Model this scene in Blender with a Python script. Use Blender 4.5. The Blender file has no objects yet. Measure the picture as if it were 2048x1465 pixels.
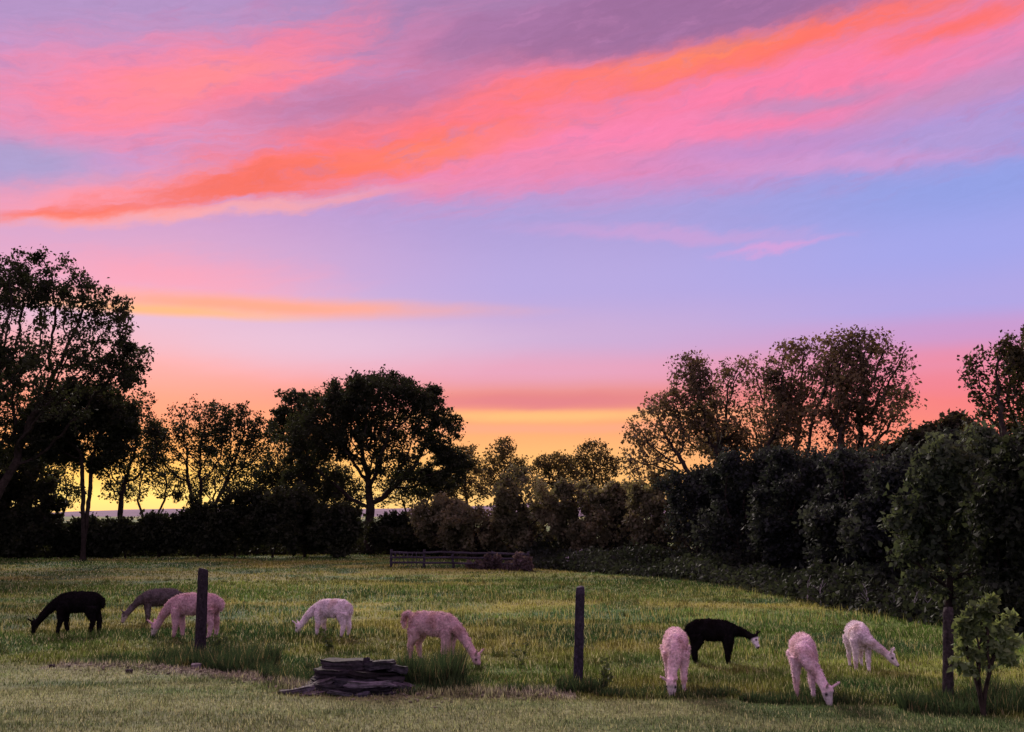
import bpy, bmesh, math, random
import numpy as np
from mathutils import Vector, Matrix, noise as mnoise

random.seed(7)
RNG = np.random.default_rng(11)
scene = bpy.context.scene
col = scene.collection

# ------------------------------------------------------------------ camera
F = 2000.0            # focal length in photo pixels (photo is 2048 x 1465)
CAM_H = 2.65
HORIZON = 1030.0
PITCH = math.atan((HORIZON - 732.5) / F)
cam_data = bpy.data.cameras.new('camera')
cam_data.sensor_width = 36.0
cam_data.lens = 36.0 * F / 2048.0
cam_data.clip_start = 0.1
cam_data.clip_end = 12000
cam = bpy.data.objects.new('camera', cam_data)
cam.location = (0, 0, CAM_H)
cam.rotation_euler = (math.pi / 2 + PITCH, 0, 0)
col.objects.link(cam)
scene.camera = cam
CP, SP = math.cos(PITCH), math.sin(PITCH)


def ray(px, py):
    u = (px - 1024.0) / F
    v = (732.5 - py) / F
    return np.array([u, CP - SP * v, SP + CP * v])


def at(px, py, D):
    """world point at photo position px, py and distance D along +Y"""
    r = ray(px, py)
    return np.array([r[0] * D / r[1], D, CAM_H + r[2] * D / r[1]])


def ground_at(px, py, z=0.0):
    r = ray(px, py)
    t = (z - CAM_H) / r[2]
    return np.array([r[0] * t, r[1] * t, z])


def azel(px, py):
    r = ray(px, py)
    return math.degrees(math.atan2(r[0], r[1])), math.degrees(math.atan2(r[2], math.hypot(r[0], r[1])))


def lin(c):
    out = []
    for v in c[:3]:
        v = v / 255.0
        out.append(v / 12.92 if v <= 0.04045 else ((v + 0.055) / 1.055) ** 2.4)
    return (*out, 1.0)


# ------------------------------------------------------------------ sky
SUN_AZ, SUN_EL = -20.0, 26.0
world = bpy.data.worlds.new('World')
scene.world = world
world.use_nodes = True
world.cycles.sampling_method = 'NONE'
world.cycles.sample_map_resolution = 128
nt = world.node_tree
nt.nodes.clear()
N, L = nt.nodes, nt.links


def node(tree, kind, **kw):
    n = tree.nodes.new(kind)
    for k, v in kw.items():
        setattr(n, k, v)
    return n


def wmath(op, a, b=None, c=None, clamp=False):
    n = node(nt, 'ShaderNodeMath', operation=op, use_clamp=clamp)
    for i, x in enumerate((a, b, c)):
        if x is None:
            continue
        if isinstance(x, (int, float)):
            n.inputs[i].default_value = x
        else:
            L.new(x, n.inputs[i])
    return n.outputs[0]


def wmix(fac, a, b, mode='MIX'):
    n = node(nt, 'ShaderNodeMix', data_type='RGBA', blend_type=mode)
    for sock, x in ((n.inputs[0], fac), (n.inputs[6], a), (n.inputs[7], b)):
        if isinstance(x, (int, float)):
            sock.default_value = x
        elif isinstance(x, tuple):
            sock.default_value = x
        else:
            L.new(x, sock)
    return n.outputs[2]


tc = node(nt, 'ShaderNodeTexCoord')
sep = node(nt, 'ShaderNodeSeparateXYZ')
L.new(tc.outputs['Generated'], sep.inputs[0])
az = wmath('MULTIPLY', wmath('ARCTAN2', sep.outputs[0], sep.outputs[1]), 180 / math.pi)
el = wmath('MULTIPLY', wmath('ARCSINE', sep.outputs[2]), 180 / math.pi)
comb = node(nt, 'ShaderNodeCombineXYZ')
L.new(az, comb.inputs[0])
L.new(el, comb.inputs[1])
P0 = comb.outputs[0]


def wnoise(vec, scale, rot, sc, detail, rough):
    m = node(nt, 'ShaderNodeMapping', vector_type='TEXTURE')
    m.inputs['Rotation'].default_value = (0, 0, math.radians(rot))
    m.inputs['Scale'].default_value = (sc[0], sc[1], 1)
    L.new(vec, m.inputs['Vector'])
    n = node(nt, 'ShaderNodeTexNoise')
    n.inputs['Scale'].default_value = scale
    n.inputs['Detail'].default_value = detail
    n.inputs['Roughness'].default_value = rough
    L.new(m.outputs[0], n.inputs['Vector'])
    return n


def vscale(vec, k, sub=None):
    s = vec
    if sub:
        a = node(nt, 'ShaderNodeVectorMath', operation='SUBTRACT')
        L.new(s, a.inputs[0]); a.inputs[1].default_value = sub
        s = a.outputs[0]
    m = node(nt, 'ShaderNodeVectorMath', operation='MULTIPLY')
    L.new(s, m.inputs[0]); m.inputs[1].default_value = k
    return m.outputs[0]


def vadd(a, b):
    n = node(nt, 'ShaderNodeVectorMath', operation='ADD')
    L.new(a, n.inputs[0]); L.new(b, n.inputs[1])
    return n.outputs[0]


n_big = wnoise(P0, 1.0, 10, (7.0, 2.6), 3, 0.5)
n_fine = wnoise(P0, 1.0, 12, (2.6, 0.62), 4, 0.6)
n_puff = wnoise(P0, 1.0, 14, (1.5, .8), 4, 0.62)
P1 = vadd(vadd(vadd(P0, vscale(n_puff.outputs['Color'], (1.3, .8, 0), (.5, .5, .5))), vscale(n_big.outputs['Color'], (3.0, 1.5, 0), (.5, .5, .5))),
          vscale(n_fine.outputs['Color'], (1.2, 0.55, 0), (.5, .5, .5)))
# calm coordinates for the flat bands near the horizon
P2 = vadd(P0, vscale(n_big.outputs['Color'], (1.5, 0.45, 0), (.5, .5, .5)))
n_streak = wnoise(P1, 1.0, 10, (5.0, 0.7), 7, 0.68)


def elramp(stops):
    r = node(nt, 'ShaderNodeValToRGB')
    r.color_ramp.interpolation = 'EASE'
    L.new(wmath('DIVIDE', wel, 90.0, clamp=True), r.inputs[0])
    e = r.color_ramp.elements
    while len(e) < len(stops):
        e.new(0.5)
    for i, (d, c) in enumerate(stops):
        e[i].position = d / 90.0
        e[i].color = lin(c)
    return r.outputs[0]


sep2 = node(nt, 'ShaderNodeSeparateXYZ')
L.new(P2, sep2.inputs[0])
wel = wmath('MAXIMUM', sep2.outputs[1], 0.0)

ZEN = (206, 166, 200)  # overhead sky raised brighter and pinker, to add light on the ground
left = elramp([(0, (255, 220, 140)), (1.0, (255, 234, 138)), (2.2, (255, 210, 116)), (3.6, (255, 176, 110)), (5.6, (252, 154, 130)), (8, (244, 166, 166)),
               (11, (222, 184, 214)), (14, (216, 164, 204)), (18, (196, 150, 206)), (22, (190, 150, 204)), (29, (182, 142, 196)),
               (45, (200, 140, 178)), (90, ZEN)])
mid = elramp([(0, (255, 208, 132)), (2.6, (255, 192, 118)), (5.2, (255, 168, 118)), (6.6, (232, 138, 132)), (8.2, (228, 160, 190)),
              (10, (202, 170, 214)), (13, (182, 166, 224)), (17, (172, 156, 216)), (20, (196, 142, 202)), (29, (166, 122, 170)),
              (45, (190, 136, 176)), (90, ZEN)])
right = elramp([(0, (255, 156, 112)), (4, (250, 134, 116)), (6, (246, 126, 130)), (8, (234, 138, 168)), (9.5, (202, 152, 206)),
                (11, (176, 164, 228)), (14, (162, 164, 234)), (17, (146, 158, 228)), (20, (152, 150, 220)), (24, (182, 146, 202)),
                (29, (158, 108, 152)), (45, (186, 132, 170)), (90, ZEN)])
behind = elramp([(0, (176, 160, 200)), (8, (204, 172, 206)), (20, (208, 180, 216)), (45, (208, 174, 208)), (90, ZEN)])  # unseen sky behind the camera, brightened to light the camera-facing foliage


def smooth(val, a, b):
    n = node(nt, 'ShaderNodeMapRange', interpolation_type='SMOOTHSTEP')
    L.new(val, n.inputs[0])
    n.inputs[1].default_value = a
    n.inputs[2].default_value = b
    return n.outputs[0]


sky = wmix(smooth(sep2.outputs[0], -22, 2), left, mid)
sky = wmix(smooth(sep2.outputs[0], 3, 26), sky, right)
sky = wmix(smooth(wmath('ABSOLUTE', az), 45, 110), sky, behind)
DPP = math.degrees(1 / F)


NZ = wmath('SUBTRACT', n_streak.outputs['Fac'], 0.5)


def streak(cx, cy, ln, th, ang, color, alpha, rough=0.5, vec=None, lo=0.0, hi=0.95):
    """one long cloud bank at its place in the sky; ln / th are half sizes"""
    global sky
    a, e = azel(cx, cy)
    m = node(nt, 'ShaderNodeMapping', vector_type='TEXTURE')
    m.inputs['Location'].default_value = (a, e, 0)
    m.inputs['Rotation'].default_value = (0, 0, math.radians(ang))
    m.inputs['Scale'].default_value = (ln * DPP * 1.5, th * DPP * 1.9, 1)
    L.new(vec or P1, m.inputs['Vector'])
    g = node(nt, 'ShaderNodeTexGradient', gradient_type='SPHERICAL')
    L.new(m.outputs[0], g.inputs[0])
    s = wmath('MULTIPLY_ADD', NZ, rough, g.outputs['Fac'])
    n = node(nt, 'ShaderNodeMapRange', interpolation_type='SMOOTHSTEP')
    L.new(s, n.inputs[0])
    n.inputs[1].default_value = max(lo, rough * .24)
    n.inputs[2].default_value = hi
    n.inputs[4].default_value = alpha
    sky = wmix(n.outputs[0], sky, lin(color))


# high thin veils
streak(250, 20, 520, 70, 6, (178, 146, 196), .8)
streak(1000, 60, 520, 75, 6, (170, 124, 172), .8)
streak(30, 320, 150, 48, 6, (164, 156, 208), .85)
# big pink bank, upper and lower lobes
streak(300, 185, 470, 95, 13, (255, 130, 158), 1, .6)
streak(560, 110, 260, 50, 24, (246, 126, 158), .85, .9)
streak(400, 165, 260, 45, 16, (255, 138, 146), .9, .8)
streak(820, 95, 170, 40, 28, (222, 128, 172), .6, .9)
streak(1560, 185, 760, 110, 7, (252, 124, 166), 1, .4)
streak(1000, 235, 360, 115, 13, (253, 122, 146), 1, .5)
streak(740, 285, 440, 72, 13, (251, 116, 128), 1, .6)
streak(200, 392, 320, 40, 11, (255, 150, 166), .85, .4)
streak(1060, 330, 380, 42, 6, (238, 134, 178), .75, .3)
# orange lit edges
streak(640, 342, 460, 36, 12.5, (255, 114, 100), 1, .6)
streak(470, 372, 360, 26, 13, (242, 106, 92), .7, 1.0)
streak(880, 300, 300, 28, 9, (255, 126, 106), .8, .7)
streak(150, 428, 230, 15, 11, (250, 112, 92), .9, .6)
streak(430, 424, 420, 14, 10, (255, 168, 164), .7, .3)
streak(1560, 82, 640, 36, 7, (255, 114, 104), 1, .5)
streak(1210, 152, 260, 30, 9, (255, 120, 116), .85, .8)
streak(1400, 112, 240, 22, 8, (255, 132, 100), .8, 1.0)
streak(1940, 45, 200, 24, 6, (255, 112, 104), .9, .5)
streak(1590, -40, 700, 55, 7.0, (156, 106, 154), .9, .5, None, .04, .5)
streak(1000, 62, 200, 36, 9, (170, 116, 166), .7, .7)
streak(690, 208, 330, 44, 11, (190, 116, 160), .85, .9)
streak(860, 165, 200, 34, 14, (198, 118, 164), .6, 1.0)
streak(560, 175, 190, 20, 22, (255, 126, 150), .8, 1.0)
streak(40, 318, 170, 36, 4, (168, 156, 206), .9, .5)
# lilac gaps below the bank on the right-hand side
streak(1600, 208, 250, 17, 2, (194, 138, 188), .9, .5)
streak(1880, 205, 260, 24, 7, (196, 142, 190), .8, .5)
streak(1560, 290, 330, 20, 2, (188, 142, 204), .8, .4)
streak(1930, 275, 260, 45, 4, (180, 152, 212), .85, .4)
streak(1250, 268, 330, 26, 3, (252, 130, 178), .8, .5)
streak(1680, 325, 330, 17, -4, (212, 150, 206), .7, .4)
# quiet mid sky
streak(330, 560, 340, 46, 1, (250, 158, 182), .75, .4)
streak(1330, 470, 330, 15, -3, (204, 158, 214), .7, .5)
streak(1560, 492, 130, 9, 4, (222, 158, 216), .7, .4)
streak(620, 690, 420, 44, 1, (224, 192, 220), .7, .2, P2)
streak(500, 612, 500, 17, 0.4, (255, 166, 138), .95, .3, P2)
streak(300, 620, 300, 10, 0, (255, 184, 128), .9, .3, P2)
streak(1080, 803, 420, 17, 0.5, (222, 122, 138), .8, .4, P2)
streak(1100, 833, 420, 11, 0.6, (255, 192, 124), .85, .4, P2)
streak(1080, 858, 380, 9, 0.4, (255, 166, 138), .7, .5, P2)
streak(1900, 770, 300, 20, 0, (240, 128, 150), .5, .4, P2)
# patchy lit cloud over the whole dome, so it goes on beyond the frame
n_mott = wnoise(P1, 1.0, 14, (3.4, 1.0), 5, .62)
sky = wmix(wmath('MULTIPLY', smooth(n_mott.outputs['Fac'], .5, .72), wmath('MULTIPLY', smooth(el, 15.5, 20), .42)), sky, lin((192, 128, 178)))
n_fib = wnoise(P1, 1.0, 11, (2.2, .28), 6, .7)
fib = wmath('MULTIPLY_ADD', wmath('MULTIPLY', wmath('SUBTRACT', n_fib.outputs['Fac'], .5), smooth(el, 13, 20)), .26, 1.0)
sky = wmix(1.0, sky, fib, 'MULTIPLY')
n_dome = node(nt, 'ShaderNodeTexNoise')
n_dome.inputs['Scale'].default_value = 2.2
n_dome.inputs['Detail'].default_value = 4
L.new(tc.outputs['Generated'], n_dome.inputs['Vector'])
sky = wmix(wmath('MULTIPLY', smooth(n_dome.outputs['Fac'], .48, .68), wmath('MULTIPLY', smooth(el, 30, 48), .6)), sky, lin((250, 140, 162)))  # pink cloud added overhead, out of view, to tint light on the ground

nish = node(nt, 'ShaderNodeTexSky', sky_type='NISHITA', sun_disc=False)
nish.sun_elevation = math.radians(1.0)
nish.sun_rotation = math.radians(SUN_AZ)
nish_k = wmix(1.0, nish.outputs[0], (0.015, 0.015, 0.015, 1), 'MULTIPLY')
sky = wmix(1.0, sky, nish_k, 'ADD')
bg = node(nt, 'ShaderNodeBackground')
bg.inputs['Strength'].default_value = 1.0
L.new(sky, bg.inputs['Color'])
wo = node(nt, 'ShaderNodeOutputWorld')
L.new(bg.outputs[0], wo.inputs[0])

# ------------------------------------------------------------------ sun: the last broad afterglow
sun = bpy.data.lights.new('sun', 'SUN')
sun.energy = 4.8
sun.angle = math.radians(22)
sun.color = (1.0, 0.86, 0.76)
so = bpy.data.objects.new('sun', sun)
d = Vector((math.sin(math.radians(SUN_AZ)) * math.cos(math.radians(SUN_EL)),
            math.cos(math.radians(SUN_AZ)) * math.cos(math.radians(SUN_EL)), math.sin(math.radians(SUN_EL))))
so.rotation_euler = d.to_track_quat('Z', 'Y').to_euler()
so.location = (0, 0, 40)
col.objects.link(so)

scene.view_settings.view_transform = 'Standard'
scene.view_settings.look = 'None'
scene.view_settings.exposure = 0.0
scene.view_settings.gamma = 1.0
scene.render.engine = 'CYCLES'
scene.cycles.max_bounces = 4
scene.cycles.diffuse_bounces = 3
scene.cycles.use_adaptive_sampling = True
scene.cycles.adaptive_threshold = 0.02
scene.cycles.transparent_max_bounces = 4
scene.cycles.use_denoising = True


# ------------------------------------------------------------------ materials
def material(name):
    m = bpy.data.materials.new(name)
    m.use_nodes = True
    m.node_tree.nodes.clear()
    return m, m.node_tree


def attr_material(name, rough=0.9, noise_scale=30.0, noise_amt=0.5, bump=0.0, translucent=0.0, spec=0.1, tcol=None):
    """surface colour from the per-piece colour attribute, broken up by fine noise"""
    m, t = material(name)
    a = node(t, 'ShaderNodeAttribute', attribute_name='Col')
    geo = node(t, 'ShaderNodeNewGeometry')
    nz = node(t, 'ShaderNodeTexNoise')
    nz.inputs['Scale'].default_value = noise_scale
    nz.inputs['Detail'].default_value = 4
    t.links.new(geo.outputs['Position'], nz.inputs['Vector'])
    mr = node(t, 'ShaderNodeMapRange')
    mr.inputs[1].default_value = 0.25
    mr.inputs[2].default_value = 0.75
    mr.inputs[3].default_value = 1 - noise_amt
    mr.inputs[4].default_value = 1 + noise_amt
    t.links.new(nz.outputs['Fac'], mr.inputs[0])
    mul = node(t, 'ShaderNodeVectorMath', operation='MULTIPLY')
    t.links.new(a.outputs['Color'], mul.inputs[0])
    t.links.new(mr.outputs[0], mul.inputs[1])
    b = node(t, 'ShaderNodeBsdfPrincipled')
    b.inputs['Roughness'].default_value = rough
    b.inputs['Specular IOR Level'].default_value = spec
    t.links.new(mul.outputs[0], b.inputs['Base Color'])
    if bump:
        bp = node(t, 'ShaderNodeBump')
        bp.inputs['Strength'].default_value = bump
        bp.inputs['Distance'].default_value = 0.03
        t.links.new(nz.outputs['Fac'], bp.inputs['Height'])
        t.links.new(bp.outputs[0], b.inputs['Normal'])
    out = node(t, 'ShaderNodeOutputMaterial')
    if translucent:
        tr = node(t, 'ShaderNodeBsdfTranslucent')
        if tcol:
            tm = node(t, 'ShaderNodeVectorMath', operation='MULTIPLY')
            t.links.new(mul.outputs[0], tm.inputs[0])
            tm.inputs[1].default_value = tcol
            t.links.new(tm.outputs[0], tr.inputs['Color'])
        else:
            t.links.new(mul.outputs[0], tr.inputs['Color'])
        mx = node(t, 'ShaderNodeMixShader')
        mx.inputs[0].default_value = translucent
        t.links.new(b.outputs[0], mx.inputs[1])
        t.links.new(tr.outputs[0], mx.inputs[2])
        t.links.new(mx.outputs[0], out.inputs[0])
    else:
        t.links.new(b.outputs[0], out.inputs[0])
    return m


M_GROUND = attr_material('ground_soil', .95, 9.0, .55, .6)
M_BLADE = attr_material('grass_blades', .8, 3.0, .25, 0, .3, .1)
M_LEAF = attr_material('leaves', .7, 1.2, .35, 0, .4, .2, (1.5, 1.3, .8))
M_BARK = attr_material('bark', .95, 7.0, .6, .7)
M_FLEECE = attr_material('fleece', 1.0, 26.0, .3, .7, 0, .0)
M_FIBRE = attr_material('fleece_fibre', 1.0, 20.0, .2, 0, .3, .0)
M_STONE = attr_material('field_stone', .9, 16.0, .55, .8, 0, .15)
M_WOOD = attr_material('weathered_wood', .9, 24.0, .5, .6)
M_EYE = attr_material('eye', .15, 5, .05, 0, 0, .5)
M_HILL = attr_material('far_hill', 1, .01, .3)


# ------------------------------------------------------------------ mesh helpers
def mesh_from(name, verts, faces, mat, colors=None, smooth_shade=False):
    """verts (n,3), faces (m,k) array, colours (n,3)"""
    verts = np.asarray(verts, dtype=np.float32)
    faces = np.asarray(faces, dtype=np.int32)
    me = bpy.data.meshes.new(name)
    me.vertices.add(len(verts))
    me.vertices.foreach_set('co', verts.ravel())
    k = faces.shape[1]
    me.loops.add(faces.size)
    me.loops.foreach_set('vertex_index', faces.ravel())
    me.polygons.add(len(faces))
    me.polygons.foreach_set('loop_start', np.arange(0, faces.size, k, dtype=np.int32))
    me.polygons.foreach_set('loop_total', np.full(len(faces), k, dtype=np.int32))
    if smooth_shade:
        me.polygons.foreach_set('use_smooth', np.ones(len(faces), dtype=bool))
    me.update(calc_edges=True)
    set_color(me, colors)
    me.materials.append(mat)
    return me


def set_color(me, colors):
    if colors is None:
        return
    n = len(me.vertices)
    c = np.ones((n, 4), dtype=np.float32)
    c[:, :3] = np.asarray(colors, dtype=np.float32)
    at_ = me.color_attributes.new('Col', 'FLOAT_COLOR', 'POINT')
    at_.data.foreach_set('color', c.ravel())


def obj(name, me, parent=None, loc=None, rotz=0.0):
    o = bpy.data.objects.new(name, me)
    col.objects.link(o)
    if parent is not None:
        o.parent = parent
    if loc is not None:
        o.location = loc
    o.rotation_euler[2] = rotz
    return o


def tag(o, label, cat, group=None, kind=None):
    o['label'] = label
    o['category'] = cat
    if group:
        o['group'] = group
    if kind:
        o['kind'] = kind
    return o


def thing(name, label, cat, loc, group=None, rotz=0.0):
    o = obj(name, None, None, loc, rotz)
    o.empty_display_size = 0.3
    return tag(o, label, cat, group)


def vnoise(p, scale, seed=0):
    """cheap smooth 2-D value noise, numpy, 0..1"""
    q = np.asarray(p)[:, :2] / scale + seed * 17.31
    i = np.floor(q).astype(np.int64)
    f = q - i
    f = f * f * (3 - 2 * f)

    def h(a, b):
        v = np.sin(a * 127.1 + b * 311.7 + seed * 7.7) * 43758.5453
        return v - np.floor(v)
    a = h(i[:, 0], i[:, 1]); b = h(i[:, 0] + 1, i[:, 1])
    c = h(i[:, 0], i[:, 1] + 1); d_ = h(i[:, 0] + 1, i[:, 1] + 1)
    return (a * (1 - f[:, 0]) + b * f[:, 0]) * (1 - f[:, 1]) + (c * (1 - f[:, 0]) + d_ * f[:, 0]) * f[:, 1]


def fbm(p, scale, seed=0, octs=3):
    out, amp, tot = 0, 1.0, 0
    for k in range(octs):
        out = out + amp * vnoise(p, scale / 2 ** k, seed + k)
        tot += amp
        amp *= .5
    return out / tot


# ------------------------------------------------------------------ ground
def polyline_y(points):
    g = np.array([ground_at(*p)[:2] for p in points])
    return g


LAWN_EDGE = polyline_y([(-900, 1322), (0, 1330), (180, 1336), (430, 1362), (600, 1392), (1000, 1396), (1400, 1398), (1800, 1408), (2048, 1432), (2900, 1470)])
DIRT_LINE = polyline_y([(120, 1334), (300, 1340), (480, 1358), (620, 1384), (800, 1392), (1000, 1388), (1110, 1388)])
FENCE_LINE = polyline_y([(-300, 1300), (400, 1312), (860, 1352), (1155, 1372), (1893, 1402), (2300, 1425)])


def lawn_side(p):
    """>0 on the mown lawn (towards the house), metres"""
    return np.interp(p[:, 0], LAWN_EDGE[:, 0], LAWN_EDGE[:, 1]) - p[:, 1]


def height(p):
    p = np.asarray(p)
    near = np.clip(1 - p[:, 1] / 90, 0, 1)
    h = (fbm(p, 7.0, 3) - .5) * .10 * near + (fbm(p, 1.1, 9, 2) - .5) * .035 * near
    dirt = np.abs(p[:, 1] - np.interp(p[:, 0], DIRT_LINE[:, 0], DIRT_LINE[:, 1]))
    on = (p[:, 0] > DIRT_LINE[0, 0]) & (p[:, 0] < DIRT_LINE[-1, 0])
    h = h + np.where(on, np.exp(-(dirt / .3) ** 2) * .05, 0)
    return h


def hz(x, y):
    return float(height(np.array([[x, y]]))[0])


C_LAWN1, C_LAWN2 = np.array([.235, .275, .115]), np.array([.090, .150, .048])
C_PAST1, C_PAST2, C_PAST3 = np.array([.090, .155, .030]), np.array([.225, .225, .052]), np.array([.048, .105, .030])
C_DIRT = np.array([.22, .20, .15])


def lerp(a, b, t):
    return a + (b - a) * np.clip(t, 0, 1)[:, None]


def ground_color(p):
    p = np.asarray(p)
    stretch = p * np.array([.55, 1.6]) if p.shape[1] == 2 else p[:, :2] * np.array([.55, 1.6])
    n1, n2, n3 = fbm(stretch, 5.0, 1), fbm(p, 2.2, 5), fbm(stretch, 1.6, 8)
    past = lerp(np.tile(C_PAST1, (len(p), 1)), np.tile(C_PAST2, (len(p), 1)), (n1 - .42) * 4.5)
    past = lerp(past, np.tile(C_PAST3, (len(p), 1)), (n2 - .52) * 5)
    n4 = fbm(stretch, .7, 15)
    n5 = fbm(stretch, 9.0, 23, 2)
    past = past * (.55 + .9 * n4)[:, None] * np.clip(.45 + 1.1 * n5, .6, 1.35)[:, None]
    # green band far out towards the rail fence and the right-hand wood
    lawn = lerp(np.tile(C_LAWN1, (len(p), 1)), np.tile(C_LAWN2, (len(p), 1)), (n3 - .43) * 5)
    s = lawn_side(p) + (n2 - .5) * .8
    lawn = lawn * (.62 + .76 * n4)[:, None] * np.clip(.6 + .8 * n5, .7, 1.3)[:, None]
    out = lerp(past, lawn, s / .5 + .5)
    dl = np.abs(p[:, 1] - np.interp(p[:, 0], DIRT_LINE[:, 0], DIRT_LINE[:, 1]))
    on = (p[:, 0] > DIRT_LINE[0, 0] - .3) & (p[:, 0] < DIRT_LINE[-1, 0] + .3)
    k = np.where(on, 1.25 - dl / .38 + (n3 - .5) * 2.0, 0)
    out = lerp(out, np.tile(C_DIRT, (len(p), 1)), k)
    return out


ys = np.concatenate([np.linspace(-40, 9, 8)[:-1], np.arange(9, 22, .13), np.geomspace(22, 110, 150), np.geomspace(114, 9000, 26)])
us = np.concatenate([np.linspace(-6, -1.02, 12), np.linspace(-.95, .95, 300), np.linspace(1.02, 6, 12)])
GX = us[None, :] * np.maximum(ys, 9)[:, None]
GY = np.repeat(ys[:, None], len(us), 1)
gp = np.stack([GX.ravel(), GY.ravel()], 1)
gv = np.column_stack([gp, height(gp)])
ni, nj = GX.shape
ii, jj = np.meshgrid(np.arange(ni - 1), np.arange(nj - 1), indexing='ij')
b0 = (ii * nj + jj).ravel()
gf = np.stack([b0, b0 + 1, b0 + nj + 1, b0 + nj], 1)
g = obj('ground', mesh_from('ground', gv, gf, M_GROUND, ground_color(gp) * .8, True))
g['kind'] = 'structure'

# far wooded hill, seen between the trunks on the left
hx = np.linspace(-2600, 2600, 160)
rows = []
for r, (yy, k) in enumerate(((1500, 0), (1750, .75), (2100, 1.0), (2600, .5))):
    top = 16 + 10 * np.sin(hx / 410 + 1) + 5 * np.sin(hx / 130) + np.array([mnoise.noise((x / 40, yy / 300, 0)) for x in hx]) * 3
    rows.append(np.column_stack([hx, np.full_like(hx, yy), top * k - 1 * (k == 0)]))
hv = np.concatenate(rows)
n = len(hx)
ii, jj = np.meshgrid(np.arange(3), np.arange(n - 1), indexing='ij')
b0 = (ii * n + jj).ravel()
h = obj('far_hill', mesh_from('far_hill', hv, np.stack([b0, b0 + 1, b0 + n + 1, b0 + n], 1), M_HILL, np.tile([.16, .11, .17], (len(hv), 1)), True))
h['kind'] = 'structure'


# ------------------------------------------------------------------ trees
def grow(base, lumps, rng, n_attr, step, kill, trunk_to, lean=(0, 0), multi=1, up=.12, shell=.3, vee=.28, fuzz=.16):
    """space colonisation: returns nodes, parents"""
    att = []
    vol = np.array([l[3] * l[4] * l[5] for l in lumps]) ** (2 / 3)
    cnt = np.maximum(6, (n_attr * vol / vol.sum()).astype(int))
    for (cx, cy, cz, rx, ry, rz), c in zip(lumps, cnt):
        v = rng.normal(size=(c, 3))
        v /= np.linalg.norm(v, axis=1)[:, None]
        v *= (rng.random(c) ** shell)[:, None] * (1 + fuzz * rng.normal(size=c)).clip(.6, 1 + fuzz * 2.2)[:, None]
        att.append(v * np.array([rx, ry, rz]) + np.array([cx, cy, cz]))
    att = np.concatenate(att)
    nodes, par = [np.array(base, float)], [-1]
    starts = []
    for m in range(multi):
        cur = 0
        tgt = np.array(trunk_to, float)
        if multi > 1:
            a = 2 * math.pi * (m + rng.random() * .4) / multi
            tgt = tgt + np.array([math.cos(a), math.sin(a), 0]) * (tgt[2] - base[2]) * vee
        nseg = max(2, int(np.linalg.norm(tgt - nodes[0]) / step))
        p0 = nodes[0]
        wob = np.cumsum(rng.normal(size=(nseg + 1, 3)) * step * .06, axis=0)
        wob[:, 2] = 0
        for i in range(1, nseg + 1):
            t = i / nseg
            q = p0 + (tgt - p0) * np.array([t ** (1.5 if multi > 1 else 1.1), t ** (1.5 if multi > 1 else 1.1), t]) + wob[i]
            nodes.append(q); par.append(cur); cur = len(nodes) - 1
    nodes = np.array(nodes)
    par = list(par)
    near_d = np.full(len(att), 1e9)
    near_i = np.zeros(len(att), int)

    def refresh(start):
        nonlocal near_d, near_i
        new = nodes[start:]
        dd = np.linalg.norm(att[:, None, :] - new[None], axis=2)
        j = dd.argmin(1)
        m = dd[np.arange(len(att)), j]
        b = m < near_d
        near_d = np.where(b, m, near_d)
        near_i = np.where(b, j + start, near_i)
    refresh(0)
    for it in range(120):
        alive = near_d > kill
        att, near_d, near_i = att[alive], near_d[alive], near_i[alive]
        if len(att) == 0:
            break
        dirs = att - nodes[near_i]
        dirs /= np.linalg.norm(dirs, axis=1)[:, None] + 1e-9
        acc = np.zeros((len(nodes), 3))
        np.add.at(acc, near_i, dirs)
        ids = np.unique(near_i)
        v = acc[ids]
        v /= np.linalg.norm(v, axis=1)[:, None] + 1e-9
        v += rng.normal(size=v.shape) * .22
        v[:, 2] += up
        v /= np.linalg.norm(v, axis=1)[:, None]
        new = nodes[ids] + v * step
        s = len(nodes)
        nodes = np.concatenate([nodes, new])
        par += list(ids)
        refresh(s)
        if len(nodes) > 8000:
            break
    return nodes, np.array(par)


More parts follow.
